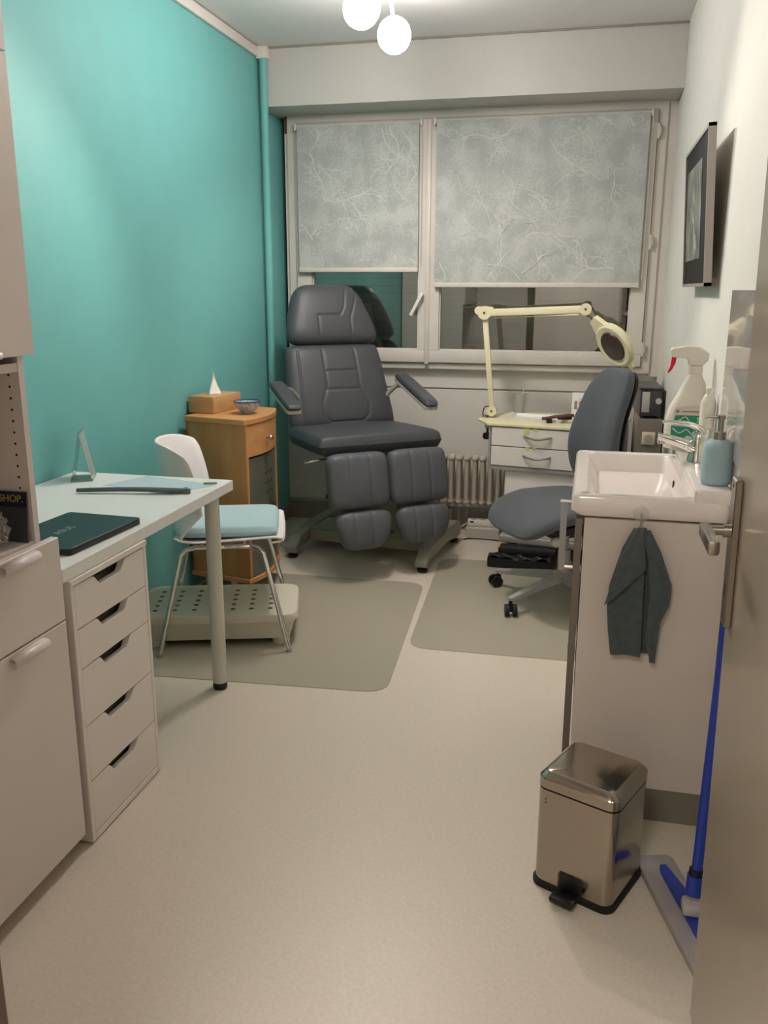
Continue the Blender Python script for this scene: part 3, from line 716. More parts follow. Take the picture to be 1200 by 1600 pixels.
# ================================================================== TROLLEY
t = thing('trolley_desk', 'white pedicure trolley with grey frame, marbled top and bow handles', 'trolley', (1.285, 2.67, 0), math.radians(-10))
mb = MB(); poly = [(-0.02, -0.01), (0.625, -0.01), (0.625, 0.47), (-0.03, 0.47), (-0.11, 0.12)]
mb.prism(poly, 0.695, 0.71); mb.build('top', 'cream', t, bevel=0.003)
mb = MB(); mb.box(-0.012, 0.0, 0.475, 0.0, 0.42, 0.694); mb.box(-0.012, 0.0, 0.472, 0.62, 0.42, 0.492); mb.box(0.608, 0.0, 0.475, 0.62, 0.42, 0.694); mb.box(0, 0.41, 0.475, 0.61, 0.42, 0.694)
mb.build('drawer_frame', 'grey_plastic', t, bevel=0.002)
for k, (a, b) in enumerate(((0.597, 0.690), (0.496, 0.592))):
    d = MB().box(0.004, -0.004, a, 0.606, 0.012, b, bev=0.001, seg=1).build('drawer', 'laminate', t)
    zz = (a+b)/2+(0.0 if k == 0 else 0.0)
    mb = MB(); mb.tube(smooth([(0.17, -0.004, zz+0.01), (0.19, -0.02, zz+0.006), (0.24, -0.028, zz-0.002), (0.29, -0.02, zz+0.006), (0.31, -0.004, zz+0.01)], 5), [0.004]+[0.0055]*19+[0.004], 8); mb.build('handle', 'brushed', d)
    MB().box(0.02, 0.02, a+0.01, 0.59, 0.40, a+0.015).build('drawer_bottom', 'laminate', d)
mb = MB(); mb.box(0.17, -0.0055, 0.662, 0.197, -0.0045, 0.694, mi=0); mb.box(0.215, -0.0055, 0.68, 0.24, -0.0045, 0.694, mi=0); mb.box(0.18, -0.0055, 0.584, 0.2, -0.0045, 0.598, mi=0); mb.box(0.215, -0.0055, 0.586, 0.238, -0.0045, 0.598, mi=0)
mb.build('tape_tab', 'tape_yellow', t)
MB().box(0.075, 0.02, 0.13, 0.60, 0.40, 0.472, bev=0.002).build('cupboard', 'laminate', t)
MB().box(0.06, -0.01, 0.095, 0.61, 0.41, 0.128, bev=0.004).build('base_bar', 'grey_plastic', t)
for x in (0.10, 0.57):
    for y in (0.06, 0.36):
        mb = MB(); mb.cyl((x-0.012, y, 0.03), (x+0.012, y, 0.03), 0.03); mb.cyl((x, y, 0.05), (x, y, 0.095), 0.008); mb.build('caster', 'black_plastic', t)
RT = Matrix.Translation((1.285, 2.67, 0)) @ Matrix.Rotation(math.radians(-10), 4, 'Z')
def tw(x, y, z=0.7105): v = RT @ Vector((x, y, z)); return (v.x, v.y, v.z)
# black wrapped pedal on the floor
t = thing('foot_pedal', 'black foot pedal box wrapped in shiny plastic under the trolley', 'foot pedal', (1.47, 2.52, 0), math.radians(-4))
mb = MB(); mb.box(-0.165, -0.035, 0.0, 0.165, 0.05, 0.055, bev=0.01); mb.box(-0.12, 0.02, 0.05, 0.17, 0.11, 0.095, bev=0.01)
mb.build('housing', 'black_plastic', t)
def wrap(u, v):
    return Vector((-0.16+0.31*u, -0.04+0.09*v, 0.060+0.006*math.sin(u*23+v*5)+0.005*math.sin(v*17+u*9)))
mb = MB(); mb.grid(wrap, 40, 12); mb.build('plastic_wrap', 'black_gloss', t, angle=60)
# items on the trolley
x, y, z = tw(0.035, 0.41); t = thing('plastic_cup', 'translucent plastic cup at the back left of the trolley top', 'cup', (x, y, z))
MB().lathe([(0.026, 0.0), (0.038, 0.105), (0.0395, 0.107), (0.037, 0.107), (0.025, 0.003)], n=28, caps=(True, True)).build('cup', 'cup_plastic', t)
mb = MB(); mb.tube([(0.0, 0, 0.004), (0.02, 0.0, 0.128)], 0.003, 6); mb.build('stirrer', 'laminate', t)
x, y, z = tw(0.19, 0.20); t = thing('instrument_tray', 'shallow white instrument tray on the trolley top', 'tray', (x, y, z), math.radians(-12))
mb = MB()
o_ = lambda s, zz, r=0.012: [Vector((a, b, zz)) for a, b in rr(-0.145*s, -0.085*s, 0.145*s, 0.085*s, r)]
mb.loops([o_(0.94, 0.0), o_(1.0, 0.016), o_(0.97, 0.016), o_(0.92, 0.004)]); mb.build('tray', 'table_white', t)
x, y, z = tw(0.30, 0.115); t = thing('hand_brush', 'dark brown wooden brush resting on the tray rim', 'brush', (x, y, z+0.001), math.radians(16))
lp = []
for k, (xx, r, zz) in enumerate([(-0.07, 0.006, 0.022), (-0.055, 0.011, 0.023), (-0.03, 0.010, 0.026), (-0.01, 0.014, 0.030), (0.03, 0.022, 0.034), (0.07, 0.021, 0.037), (0.09, 0.012, 0.037)]):
    lp.append([Vector((xx, r*math.cos(2*PI*j/16), zz+0.008*math.sin(2*PI*j/16))) for j in range(16)])
mb = MB(); mb.loops(lp); mb.build('wooden_back', 'brown_wood', t, angle=80)
mb = MB(); mb.box(-0.045, -0.010, 0.0, -0.02, 0.010, 0.02, bev=0.003); mb.box(0.01, -0.013, 0.017, 0.08, 0.013, 0.03, bev=0.003); mb.build('bristles', 'dark_gap', t)
x, y, z = tw(0.395, 0.32); t = thing('picture_card', 'white standing card with small portraits at the back of the trolley', 'card', (x, y, z), math.radians(-6))
Mc = Matrix.Rotation(math.radians(-10), 4, 'X')
mb = MB(); mb.box(-0.06, 0, 0, 0.06, 0.002, 0.135); c0 = mb.build('card', 'paper', t, M4=Mc)
mb = MB(); rn = random.Random(5)
for a in range(4):
    for b in range(2):
        xx = -0.048+a*0.024; zz = 0.05+b*0.022
        mb.ball((xx+0.009, -0.0008, zz+0.011), 0.0085, 1, 0.08, 1, u=10, v=6); mb.box(xx+0.001, -0.0012, zz-0.002, xx+0.017, -0.0004, zz+0.006)
mb.build('portrait_print', 'print_brown', c0, M4=Mc)
mb = MB(); mb.ball((0.0, -0.0008, 0.115), 0.004, 1, 0.08, 1.4, u=10, v=6); mb.box(-0.022, -0.0012, 0.100, 0.022, -0.0006, 0.102); mb.build('emblem', 'print_brown', c0, M4=Mc)
x, y, z = tw(0.40, 0.235); t = thing('cotton_pads', 'small pile of white cotton pads in front of the portrait card', 'cotton pads', (x, y, z))
mb = MB()
for q in range(7): mb.ball((random.uniform(-0.03, 0.03), random.uniform(-0.015, 0.015), 0.012+0.006*(q % 3)), 0.018, 1, 1, 0.6, u=12, v=8)
mb.build('pads', 'paper', t, angle=80)
# side cabinet with machine
t = thing('side_unit', 'beige narrow unit with a white socket against the right wall', 'side unit', (2.014, 2.72, 0))
MB().box(-0.030, -0.20, 0, 0.085, 0.20, 0.775, bev=0.004).build('body', 'plinth', t)
s = MB().box(-0.005, -0.206, 0.655, 0.055, -0.20, 0.715, bev=0.003).build('socket_plate', 'cream', t)
MB().cyl((0.025, -0.2105, 0.685), (0.025, -0.206, 0.685), 0.019).build('socket', 'cable_white', s)
t = thing('control_unit', 'dark grey drill control unit on top of the beige narrow unit', 'machine', (2.03, 2.70, 0.776), math.radians(3))
mb = MB(); mb.box(-0.05, -0.17, 0.012, 0.05, 0.15, 0.135, bev=0.006); mb.box(-0.055, -0.175, 0.135, 0.055, 0.155, 0.145, bev=0.003)
for x in (-0.035, 0.035):
    for y in (-0.15, 0.13): mb.cyl((x, y, 0), (x, y, 0.014), 0.008, n=10)
bdy = mb.build('housing', 'machine_dark', t)
MB().box(-0.040, -0.1735, 0.03, -0.005, -0.1695, 0.125, bev=0.002).build('front_panel', 'cable_white', bdy)
MB().cyl((0.032, -0.19, 0.085), (0.032, -0.168, 0.085), 0.014).build('dial', 'chrome', bdy)

# ================================================================== MAGNIFIER LAMP
t = thing('magnifier_lamp', 'cream jointed magnifier lamp clamped to the trolley edge', 'magnifier lamp', (1.245, 2.86, 0.71))
O = Vector((1.245, 2.86, 0.71))
def V(x, y, z): return Vector((x, y, z))-O
A, Bp, Cc = V(1.265, 2.86, 0.745), V(1.212, 2.86, 1.245), V(1.716, 2.70, 1.270)
mb = MB(); mb.box(-0.012, -0.02, -0.055, 0.008, 0.02, 0.01, bev=0.002); mb.box(-0.03, -0.02, 0.0, 0.035, 0.02, 0.01, bev=0.002); mb.build('clamp', 'brushed', t)
mb = MB(); mb.cyl((0.0, 0, -0.10), (0.0, 0, -0.04), 0.006, n=12); mb.lathe([(0.02, -0.115), (0.026, -0.105), (0.022, -0.085), (0.008, -0.08)], n=10); mb.build('clamp_screw', 'black_plastic', t)
mb = MB(); mb.cyl((0.012, 0, 0.01), tuple(A), 0.012); mb.build('post', 'cream', t)
def bar(a, b, w_, h_, nm):
    d = (b-a).normalized(); side = d.cross(Vector((0, 1, 0))).normalized(); sy = side.cross(d)
    mb = MB(); ln = (b-a).length
    mb.box(0.02, -w_/2, -h_/2, ln-0.02, w_/2, h_/2, bev=0.004)
    return mb.build(nm, 'cream', t, M4=frame(tuple(a), d, sy, side))
bar(A, Bp, 0.022, 0.028, 'lower_arm'); bar(Bp, Cc, 0.026, 0.036, 'upper_arm')
mb = MB(); o2 = Vector((0, 0, -0.026)); mb.tube([tuple(Bp+o2+Vector((0.05, 0, 0))), tuple(Cc+o2-Vector((0.03, 0, 0)))], 0.003, 6); mb.build('spring_rod', 'cream', t)
for p, r in ((A, 0.026), (Bp, 0.034), (Cc, 0.028)):
    mb = MB(); mb.cyl(tuple(p+Vector((0, -0.026, 0))), tuple(p+Vector((0, 0.026, 0))), r)
    if p is Bp: mb.cyl(tuple(p+Vector((-0.03, -0.024, 0.012))), tuple(p+Vector((-0.03, 0.024, 0.012))), 0.02)
    if p is Bp: mb.box(p.x-0.02, p.y-0.024, p.z+0.0, p.x+0.045, p.y+0.024, p.z+0.03, bev=0.006)
    j = mb.build('joint', 'cream', t)
    mb = MB(); mb.cyl(tuple(p+Vector((0, -0.0285, 0))), tuple(p+Vector((0, -0.026, 0))), 0.006, n=12); mb.build('pivot_screw', 'stick_dark', j)
mb = MB(); pc = smooth([A+Vector((0, -0.01, 0.02)), A+Vector((-0.035, -0.01, 0.02)), A+Vector((-0.045, -0.01, -0.02)), A+Vector((-0.02, -0.01, -0.045))], 6); mb.tube([tuple(p) for p in pc], 0.003, 6); mb.build('cord', 'black_plastic', t)
# head: a tilted oval ring with a brown cover
Hc = V(1.862, 2.66, 1.105); dd_ = (Cc-Hc).normalized()           # direction head -> joint
nrm = Vector((-0.86, -0.50, -0.12)); nrm = (nrm-dd_*nrm.dot(dd_)).normalized(); sd = dd_.cross(nrm)
Mh = frame(tuple(Hc), sd, dd_, nrm)
mb = MB(); lp = []
def oval(k, r, z, sx=1.0): a = 2*PI*k/40; return Vector((r*sx*math.cos(a), r*1.12*math.sin(a), z))
mb.loops([[oval(k, r, z) for k in range(40)] for r, z in ((0.062, -0.022), (0.088, -0.026), (0.104, -0.010), (0.106, 0.006), (0.092, 0.018), (0.066, 0.014))], cap=(False, False))
mb.loops([[oval(k, r, z) for k in range(40)] for r, z in ((0.062, -0.022), (0.066, 0.014))], cap=(False, False))
mb.prism([(-0.05, 0.095), (0.05, 0.095), (0.024, 0.165), (-0.024, 0.165)], -0.013, 0.012)
mb.box(-0.02, -0.145, -0.006, 0.02, -0.105, 0.008, bev=0.006)
hd = mb.build('lamp_head', 'cream', t, M4=Mh, bevel=0.002)
MB().lathe([(0.060, -0.01), (0.068, 0.014), (0.064, 0.022), (0.001, 0.028)], n=40, M4=Mh @ Matrix.Diagonal((1, 1.12, 1, 1)), caps=(True, False)).build('lens_cover', 'lens_cover', hd)
mb = MB(); ne = Hc+dd_*0.16; mb.tube([tuple(Cc), tuple((Cc+ne)/2+Vector((0.004, 0, 0.006))), tuple(ne)], [0.012, 0.014, 0.013], 12); mb.ball(tuple((Cc+ne)/2), 0.018); mb.build('neck', 'brushed', t)

# ================================================================== OFFICE CHAIR
FA = math.radians(215)
t = thing('swivel_chair', 'grey upholstered swivel chair on castors behind the washbasin', 'office chair', (1.69, 2.10, 0), FA)   # local +X = forward
def caster(a):
    L_ = 0.325; ca, sa = math.cos(a), math.sin(a)
    mb = MB()
    pr = [(0.03, 0.115, 0.024), (0.12, 0.105, 0.021), (0.24, 0.088, 0.017), (L_-0.01, 0.078, 0.014), (L_+0.012, 0.076, 0.008)]
    lp = []
    for r, z, wv in pr:
        hh = wv*0.75
        lp.append([Vector((r*ca-s*wv*sa, r*sa+s*wv*ca, z+q*hh)) for s, q in ((-1, -1), (1, -1), (1, 0.6), (0.6, 1), (-0.6, 1), (-1, 0.6))])
    mb.loops(lp); arm = mb.build('star_base_arm', 'grey_plastic', t, angle=50)
    mb = MB(); cx, cy = L_*ca, L_*sa; b = a+0.9; dx, dy = -math.sin(b), math.cos(b); ox, oy = math.cos(b)*0.012, math.sin(b)*0.012
    for s in (-1, 1): mb.cyl((cx+ox+dx*s*0.008, cy+oy+dy*s*0.008, 0.028), (cx+ox+dx*s*0.026, cy+oy+dy*s*0.026, 0.028), 0.027, n=22)
    mb.box(-0.012, -0.008, 0.02, 0.012, 0.008, 0.058, M4=Matrix.Translation((cx, cy, 0)) @ Matrix.Rotation(b, 4, 'Z')); mb.cyl((cx, cy, 0.05), (cx, cy, 0.075), 0.008, n=10)
    mb.build('castor', 'black_plastic', arm)
for k in range(5): caster(math.radians(155+72*k)-FA+math.radians(3))
MB().lathe([(0.04, 0.09), (0.045, 0.13), (0.028, 0.14), (0.028, 0.24), (0.018, 0.24), (0.018, 0.33)], n=24).build('gas_column', 'grey_plastic', t)
mb = MB(); mb.box(-0.10, -0.09, 0.315, 0.12, 0.09, 0.355, bev=0.012); mb.box(-0.29, -0.03, 0.33, -0.08, 0.03, 0.35, bev=0.006)
mb.build('mechanism', 'black_plastic', t)
mb = MB(); mb.ball((0.16, 0.17, 0.335), 0.022); mb.tube([(0.05, 0.10, 0.345), (0.16, 0.17, 0.335)], 0.014, 10); mb.build('adjusting_lever', 'cable_white', t)
seat = pad(lambda f: -0.24, lambda f: 0.24, -0.22, 0.29, 0.085, rnd=0.55, dome=0.012, p=6, nu=44, nv=44, seams=[[(-0.2, 0.03), (0.2, 0.03)]], groove=0.003)
for v in seat.bm.verts:
    q = max(0, v.co.y-0.08); v.co.z -= 1.3*q*q+0.1*q
    v.co.z += 0.25*v.co.x*v.co.x
seat.build('seat', 'office_fabric', t, M4=frame((0.02, 0, 0.435), (0, -1, 0), (1, 0, 0), (0, 0, 1)), angle=80)
sb = MB(); sb.box(-0.17, -0.18, 0.352, 0.16, 0.18, 0.395, bev=0.02); sb.build('seat_pan', 'black_plastic', t)
def bwid(f): return 0.150+0.018*math.sin(min(1, f*1.5)*PI)-0.012*max(0, f-0.45)**1.3*1.6
back = pad(lambda f: -bwid(f), lambda f: bwid(f), 0.0, 0.56, 0.075, rnd=0.75, p=6, dome=0.0, nu=44, nv=50, seams=[[(-0.08, 0.0), (-0.11, 0.10), (-0.17, 0.17)], [(0.08, 0.0), (0.11, 0.10), (0.17, 0.17)]], groove=0.003)
for v in back.bm.verts:
    v.co.z += 1.1*v.co.x*v.co.x+0.05*math.sin((v.co.y)/0.56*PI*1.2)
rb = math.radians(3)
Mbk = frame((-0.185, -0.008, 0.475), (0, -1, 0), (-math.sin(rb), 0, math.cos(rb)), (math.cos(rb), 0, math.sin(rb)))
back.build('backrest', 'office_fabric', t, M4=Mbk, angle=80)
bs = pad(lambda f: -bwid(f)*0.94, lambda f: bwid(f)*0.94, 0.02, 0.545, 0.025, rnd=0.75, p=8, nu=24, nv=24)
for v in bs.bm.verts: v.co.z += 1.1*v.co.x*v.co.x+0.05*math.sin((v.co.y)/0.56*PI*1.2)-0.042
bs.build('back_shell', 'black_plastic', t, M4=Mbk, angle=80)
mb = MB(); mb.tube(smooth([(-0.24, 0, 0.34), (-0.31, 0, 0.36), (-0.325, 0, 0.46), (-0.305, 0, 0.62)], 5), 0.016, 12); mb.build('back_bar', 'black_plastic', t)
# light post with chrome top standing next to the chair (towel ring stand of the basin unit)
t = thing('rail_stand', 'slim light grey post with chrome top rail between swivel chair and washbasin', 'stand', (1.69, 1.55, 0))
mb = MB(); mb.box(-0.012, -0.010, 0.32, 0.012, 0.010, 0.585, bev=0.003); mb.build('post', 'grey_plastic', t)
MB().tube([(-0.015, 0, 0.59), (0.11, 0, 0.59)], 0.007, 10).build('rail', 'chrome', t)
MB().tube([(0.012, 0, 0.335), (0.10, 0, 0.335)], 0.009, 10).build('lower_rail', 'chrome', t)
MB().tube([(0.11, 0, 0.60), (0.11, 0, 0.01)], 0.011, 12).build('column', 'grey_plastic', t)
MB().cyl((0.11, 0, 0), (0.11, 0, 0.02), 0.07).build('foot', 'grey_plastic', t)

# ================================================================== WASHBASIN UNIT
t = thing('basin_cabinet', 'white washbasin cabinet with grey door edge and recessed plinth', 'cabinet', (1.92, 0.745, 0))
x0, x1, ya, yb = -0.158, 0.18, -0.315, 0.30
mb = MB(); mb.box(x0, ya, 0.095, x1, ya+0.018, 0.815); mb.box(x0, yb-0.018, 0.095, x1, yb, 0.815); mb.box(x1-0.012, ya+0.0185, 0.096, x1-0.001, yb-0.0185, 0.815); mb.box(x0+0.001, ya+0.0185, 0.096, x1-0.0125, yb-0.0185, 0.113)
mb.build('carcass', 'sink_panel', t)
MB().box(x0-0.022, ya-0.0, 0.10, x0-0.004, yb, 0.812, bev=0.001, seg=1).build('door', 'panel_edge', t)
MB().box(x0+0.04, ya+0.004, 0.0, x1-0.002, yb-0.002, 0.0945).build('plinth', 'plinth', t)
t = thing('washbasin', 'white ceramic washbasin with raised back ledge', 'washbasin', (1.915, 0.745, 0.82))
mb = MB(); X0, X1_, Y0, Y1_ = -0.187, 0.185, -0.318, 0.318
L = lambda xa, ya_, xb, yb_, r, z: [Vector((x, y, z)) for x, y in rr(xa, ya_, xb, yb_, r, 7)]
mb.loops([L(X0+0.012, Y0+0.008, X1_, Y1_-0.008, 0.02, 0.0), L(X0, Y0, X1_, Y1_, 0.02, 0.012), L(X0, Y0, X1_, Y1_, 0.02, 0.046), L(X0+0.006, Y0+0.006, X1_, Y1_-0.006, 0.018, 0.054),
          L(X0+0.036, Y0+0.024, 0.088, Y1_-0.024, 0.02, 0.0545), L(X0+0.041, Y0+0.030, 0.083, Y1_-0.030, 0.022, 0.048), L(X0+0.085, Y0+0.055, 0.072, Y1_-0.055, 0.035, -0.045), L(X0+0.11, Y0+0.09, 0.055, Y1_-0.09, 0.04, -0.06)])
mb.box(0.098, Y0+0.001, 0.04, X1_, Y1_-0.001, 0.081, bev=0.008, seg=3)
mb.build('basin', 'ceramic', t, angle=45)
mb = MB(); mb.lathe([(0.024, 0.0), (0.022, 0.003), (0.016, 0.003)], c=(-0.01, 0, -0.0595)); mb.build('drain', 'chrome', t)
mb = MB(); mb.lathe([(0.010, 0.0), (0.010, 0.003)], n=16, M4=frame((0.0805, 0.0, 0.025), (0, 1, 0), (0, 0, 1), (-1, 0, 0))); mb.build('overflow', 'dark_gap', t)
# tap
t = thing('mixer_tap', 'chrome single lever mixer tap on the washbasin ledge', 'tap', (2.055, 0.80, 0.902))
mb = MB(); mb.lathe([(0.027, 0.0), (0.026, 0.01), (0.020, 0.035), (0.021, 0.055), (0.019, 0.062)], n=24)
sp_ = smooth([(0.0, 0, 0.030), (-0.035, 0, 0.046), (-0.075, 0, 0.058), (-0.108, 0, 0.064)], 5)
lp = []
for k, p in enumerate(sp_):
    f = k/(len(sp_)-1); a, b = 0.020-0.006*f, 0.017-0.006*f
    lp.append([p+Vector((0, a*math.cos(2*PI*j/14), b*math.sin(2*PI*j/14))) for j in range(14)])
mb.loops(lp); mb.cyl((-0.098, 0, 0.045), (-0.098, 0, 0.060), 0.011, n=16)
mb.build('body', 'chrome', t, angle=60)
mb = MB(); lv = smooth([(0.012, 0, 0.066), (0.004, 0, 0.088), (-0.03, 0, 0.102), (-0.070, 0, 0.106), (-0.100, 0, 0.106)], 5); lp = []
for k, p in enumerate(lv):
    f = k/(len(lv)-1); a, b = 0.017-0.006*f, 0.009-0.005*f
    lp.append([p+Vector((b*math.sin(2*PI*j/14)*(1-f), a*math.cos(2*PI*j/14), b*math.sin(2*PI*j/14))) for j in range(14)])
mb.loops(lp); mb.lathe([(0.02, 0.062), (0.02, 0.075), (0.012, 0.084)], n=20); mb.build('lever', 'chrome', t, angle=60)
# spray bottle
t = thing('spray_bottle', 'white disinfectant spray bottle with red trigger on the basin ledge', 'spray bottle', (2.040, 1.015, 0.9015))
lp = []
for z, a, b, cx in [(0, 0.052, 0.030, 0), (0.01, 0.056, 0.034, 0), (0.08, 0.056, 0.034, 0.0), (0.12, 0.050, 0.031, 0.004), (0.155, 0.038, 0.026, 0.010), (0.185, 0.030, 0.022, 0.014), (0.20, 0.022, 0.02, 0.014), (0.215, 0.016, 0.016, 0.014)]:
    lp.append([Vector((cx+a*(abs(math.cos(q))**0.8)*(1 if math.cos(q) > 0 else -1), b*(abs(math.sin(q))**0.8)*(1 if math.sin(q) > 0 else -1), z)) for q in [2*PI*k/32 for k in range(32)]])
t.scale = (1.08, 1.0, 1.04)
mb = MB(); mb.loops(lp); mb.build('bottle', 'bottle_white', t, angle=60)
mb = MB(); mb.cyl((0.014, 0, 0.212), (0.014, 0, 0.235), 0.019, n=20)
mb.prism([(-0.055, 0.275), (-0.052, 0.258), (-0.01, 0.255), (-0.005, 0.235), (0.03, 0.235), (0.044, 0.25), (0.046, 0.27), (0.02, 0.288), (-0.01, 0.290), (-0.052, 0.283)], -0.014, 0.014, 'y')
mb.build('spray_head', 'bottle_white', t, bevel=0.004)
mb = MB(); mb.prism([(-0.050, 0.258), (-0.038, 0.258), (-0.040, 0.24), (-0.048, 0.222), (-0.056, 0.212), (-0.058, 0.216), (-0.052, 0.232)], -0.007, 0.007, 'y'); mb.build('trigger', 'red_plastic', t, bevel=0.001)
lab = MB(); lab.prism(rr(-0.036, 0.012, 0.044, 0.135, 0.012), -0.0355, -0.0345, 'y'); lb = lab.build('label', 'label_paper', t)
mb = MB(); mb.prism([(-0.038, 0.088), (0.044, 0.088), (0.044, 0.112), (-0.030, 0.112)], -0.0362, -0.0356, 'y'); mb.prism([(-0.040, 0.035), (-0.020, 0.035), (0.004, 0.055), (0.02, 0.05), (0.03, 0.078), (-0.040, 0.082)], -0.0362, -0.0356, 'y'); mb.build('green_band', 'label_green', lb); lb.location.z = -0.014
mb = MB(); mb.cyl((-0.026, -0.0364, 0.123), (-0.026, -0.0356, 0.123), 0.005, n=14); mb.box(-0.014, -0.0364, 0.121, 0.034, -0.0358, 0.1245); mb.build('emblem', 'print_brown', lb)
text('lettering', 'SE', 0.020, 'table_white', lb, frame((0.034, -0.0366, 0.100), (1, 0, 0), (0, 0, 1), (0, -1, 0)), 0.0002)
mb = MB(); mb.tube(smooth([(-0.038, -0.0364, 0.09), (-0.02, -0.0364, 0.098), (-0.005, -0.0364, 0.108), (0.006, -0.0364, 0.094)], 6), 0.0016, 6); mb.tube(smooth([(-0.036, -0.0364, 0.075), (-0.018, -0.0364, 0.062), (0.0, -0.0364, 0.072), (0.014, -0.0364, 0.06), (0.024, -0.0364, 0.068)], 6), 0.0016, 6); mb.build('label_swirl', 'label_paper', lb)
# second white bottle behind, clear bottle, soap dispenser
t = thing('refill_bottle', 'plain white bottle close to the wall between the spray bottle and the tap', 'bottle', (2.070, 1.10, 0.0))
t.location = (2.081, 0.868, 0.902); t.scale = (0.8, 0.8, 1.14)
mb = MB(); mb.lathe([(0.024, 0), (0.026, 0.004), (0.026, 0.135), (0.018, 0.150), (0.012, 0.156), (0.012, 0.17), (0.010, 0.172)], n=24); mb.build('bottle', 'bottle_white', t)
t = thing('clear_dispenser', 'small clear domed bottle between the tap and the soap dispenser', 'bottle', (2.068, 0.665, 0.902))
MB().lathe([(0.017, 0), (0.019, 0.003), (0.019, 0.085), (0.015, 0.103), (0.006, 0.112)], n=24).build('bottle', 'clear', t, angle=60)
t = thing('soap_dispenser', 'pale blue matt soap dispenser with steel pump on the basin ledge', 'soap dispenser', (2.068, 0.505, 0.9015)); t.scale = (1, 1, 1.07)
MB().lathe([(0.030, 0), (0.034, 0.003), (0.0355, 0.012), (0.0355, 0.082), (0.032, 0.094), (0.022, 0.102), (0.016, 0.103)], n=36).build('bottle', 'soap_blue', t, angle=60)
mb = MB(); mb.lathe([(0.0145, 0.102), (0.0145, 0.120), (0.007, 0.121), (0.007, 0.148), (0.010, 0.149), (0.010, 0.157), (0.004, 0.158)], n=20)
mb.tube([(0, 0, 0.153), (-0.03, 0, 0.154), (-0.038, 0, 0.151)], 0.0035, 10); mb.build('pump', 'brushed', t)
# hook and towel
t = thing('suction_hook', 'clear suction hook on the side of the washbasin rim', 'hook', (1.895, 0.4255, 0.835))
MB().lathe([(0.020, 0), (0.014, 0.003), (0.005, 0.006)], n=24, M4=frame((0, 0, 0), (1, 0, 0), (0, 0, 1), (0, -1, 0))).build('suction_cup', 'film', t)
mb = MB(); mb.tube(smooth([(0, -0.005, 0.0), (0, -0.014, -0.006), (0, -0.014, -0.030), (0, -0.022, -0.038), (0, -0.026, -0.028)], 5), 0.0022, 8); mb.build('hook', 'brushed', t)
t = thing('hand_towel', 'dark grey terry towel hanging from the hook on the basin cabinet', 'towel', (1.895, 0.41, 0.80))
mb = MB(); mb.tube([(-0.008, 0.0, -0.012), (0.0, -0.008, 0.008), (0.008, 0.0, -0.012)], 0.002, 6); mb.build('loop', 'cable_white', t)
def interp(tab, v):
    for (a, x), (b, y) in zip(tab, tab[1:]):
        if v <= b: return x+(y-x)*(v-a)/(b-a+1e-9)
    return tab[-1][1]
def flap(Lt, Rt, top, bot, yo, amp, fr, ph, sk=0.0):
    def fn(u, v):
        xl, xr = interp(Lt, v), interp(Rt, v); s = 0.5-0.5*math.cos(PI*u)*0.5-0.25+u*0.5-0.0
        x = xl+(xr-xl)*u; z = top+(bot-top)*v+sk*(u-0.5)*v
        y = yo-amp*(0.3+0.7*math.sin(min(1, v*2.2)*PI/2))*(0.5+0.5*math.sin(u*fr+ph+v*0.8))-0.006*math.sin(u*PI)
        return Vector((x, y, z))
    return fn
mb = MB()
mb.grid(flap([(0, -0.014), (0.15, -0.038), (0.45, -0.064), (0.6, -0.066), (0.8, -0.060), (1, -0.050)], [(0, 0.012), (0.3, 0.016), (0.6, 0.018), (1, 0.022)], 0.004, -0.325, 0.000, 0.012, 6.5, 0.6), 30, 46)
mb.grid(flap([(0, -0.004), (1, -0.010)], [(0, 0.014), (0.4, 0.050), (1, 0.050)], 0.002, -0.322, 0.0135, 0.002, 3.0, 1.0), 12, 30)
mb.grid(flap([(0, 0.000), (0.2, 0.022), (0.5, 0.034), (0.8, 0.032), (1, 0.046)], [(0, 0.022), (0.15, 0.050), (0.4, 0.082), (0.55, 0.080), (0.68, 0.062), (1, 0.056)], 0.002, -0.336, -0.006, 0.016, 4.0, 2.0), 26, 46)
mb.grid(flap([(0, -0.013), (0.4, -0.044), (1, -0.074)], [(0, 0.004), (0.5, 0.012), (1, 0.019)], 0.006, -0.142, -0.018, 0.014, 4.0, 0.8, 0.095), 24, 34)
mb.build('cloth', 'towel', t, solid=0.004, angle=80, off=0)

# mirror and picture on the right wall
t = thing('splash_panel', 'glossy greyish splash panel on the wall above the washbasin ledge', 'splash panel', (W-0.004, 0.45, 1.165))
MB().box(-0.004, -0.30, -0.20, 0.0035, 0.295, 0.196, bev=0.001, seg=1).build('panel', 'gloss_panel', t)
t = thing('framed_picture', 'silver framed black and white photograph in black mount on the right wall', 'picture', (2.083, 1.385, 1.372))
ta = math.radians(-3.2); Mp = Matrix.Rotation(ta, 4, 'Y')
w2, hh = 0.325, 0.445
mb = MB()
mb.box(-0.022, -w2, 0, 0.0, w2, 0.010); mb.box(-0.022, -w2, hh-0.010, 0.0, w2, hh); mb.box(-0.022, -w2, 0, 0.0, -w2+0.010, hh); mb.box(-0.022, w2-0.010, 0, 0.0, w2, hh); mb.box(-0.006, -w2+0.01, 0.01, 0.0, w2-0.01, hh-0.01)
mb.build('frame', 'frame_silver', t, M4=Mp)
MB().box(-0.018, -w2+0.010, 0.010, -0.0065, w2-0.010, hh-0.010).build('mount', 'mount_black', t, M4=Mp)
ph_ = MB().box(-0.0195, -0.165, 0.085, -0.0182, 0.265, 0.375).build('photograph', 'photo_grey', t, M4=Mp)
mb = MB(); rn = random.Random(2)
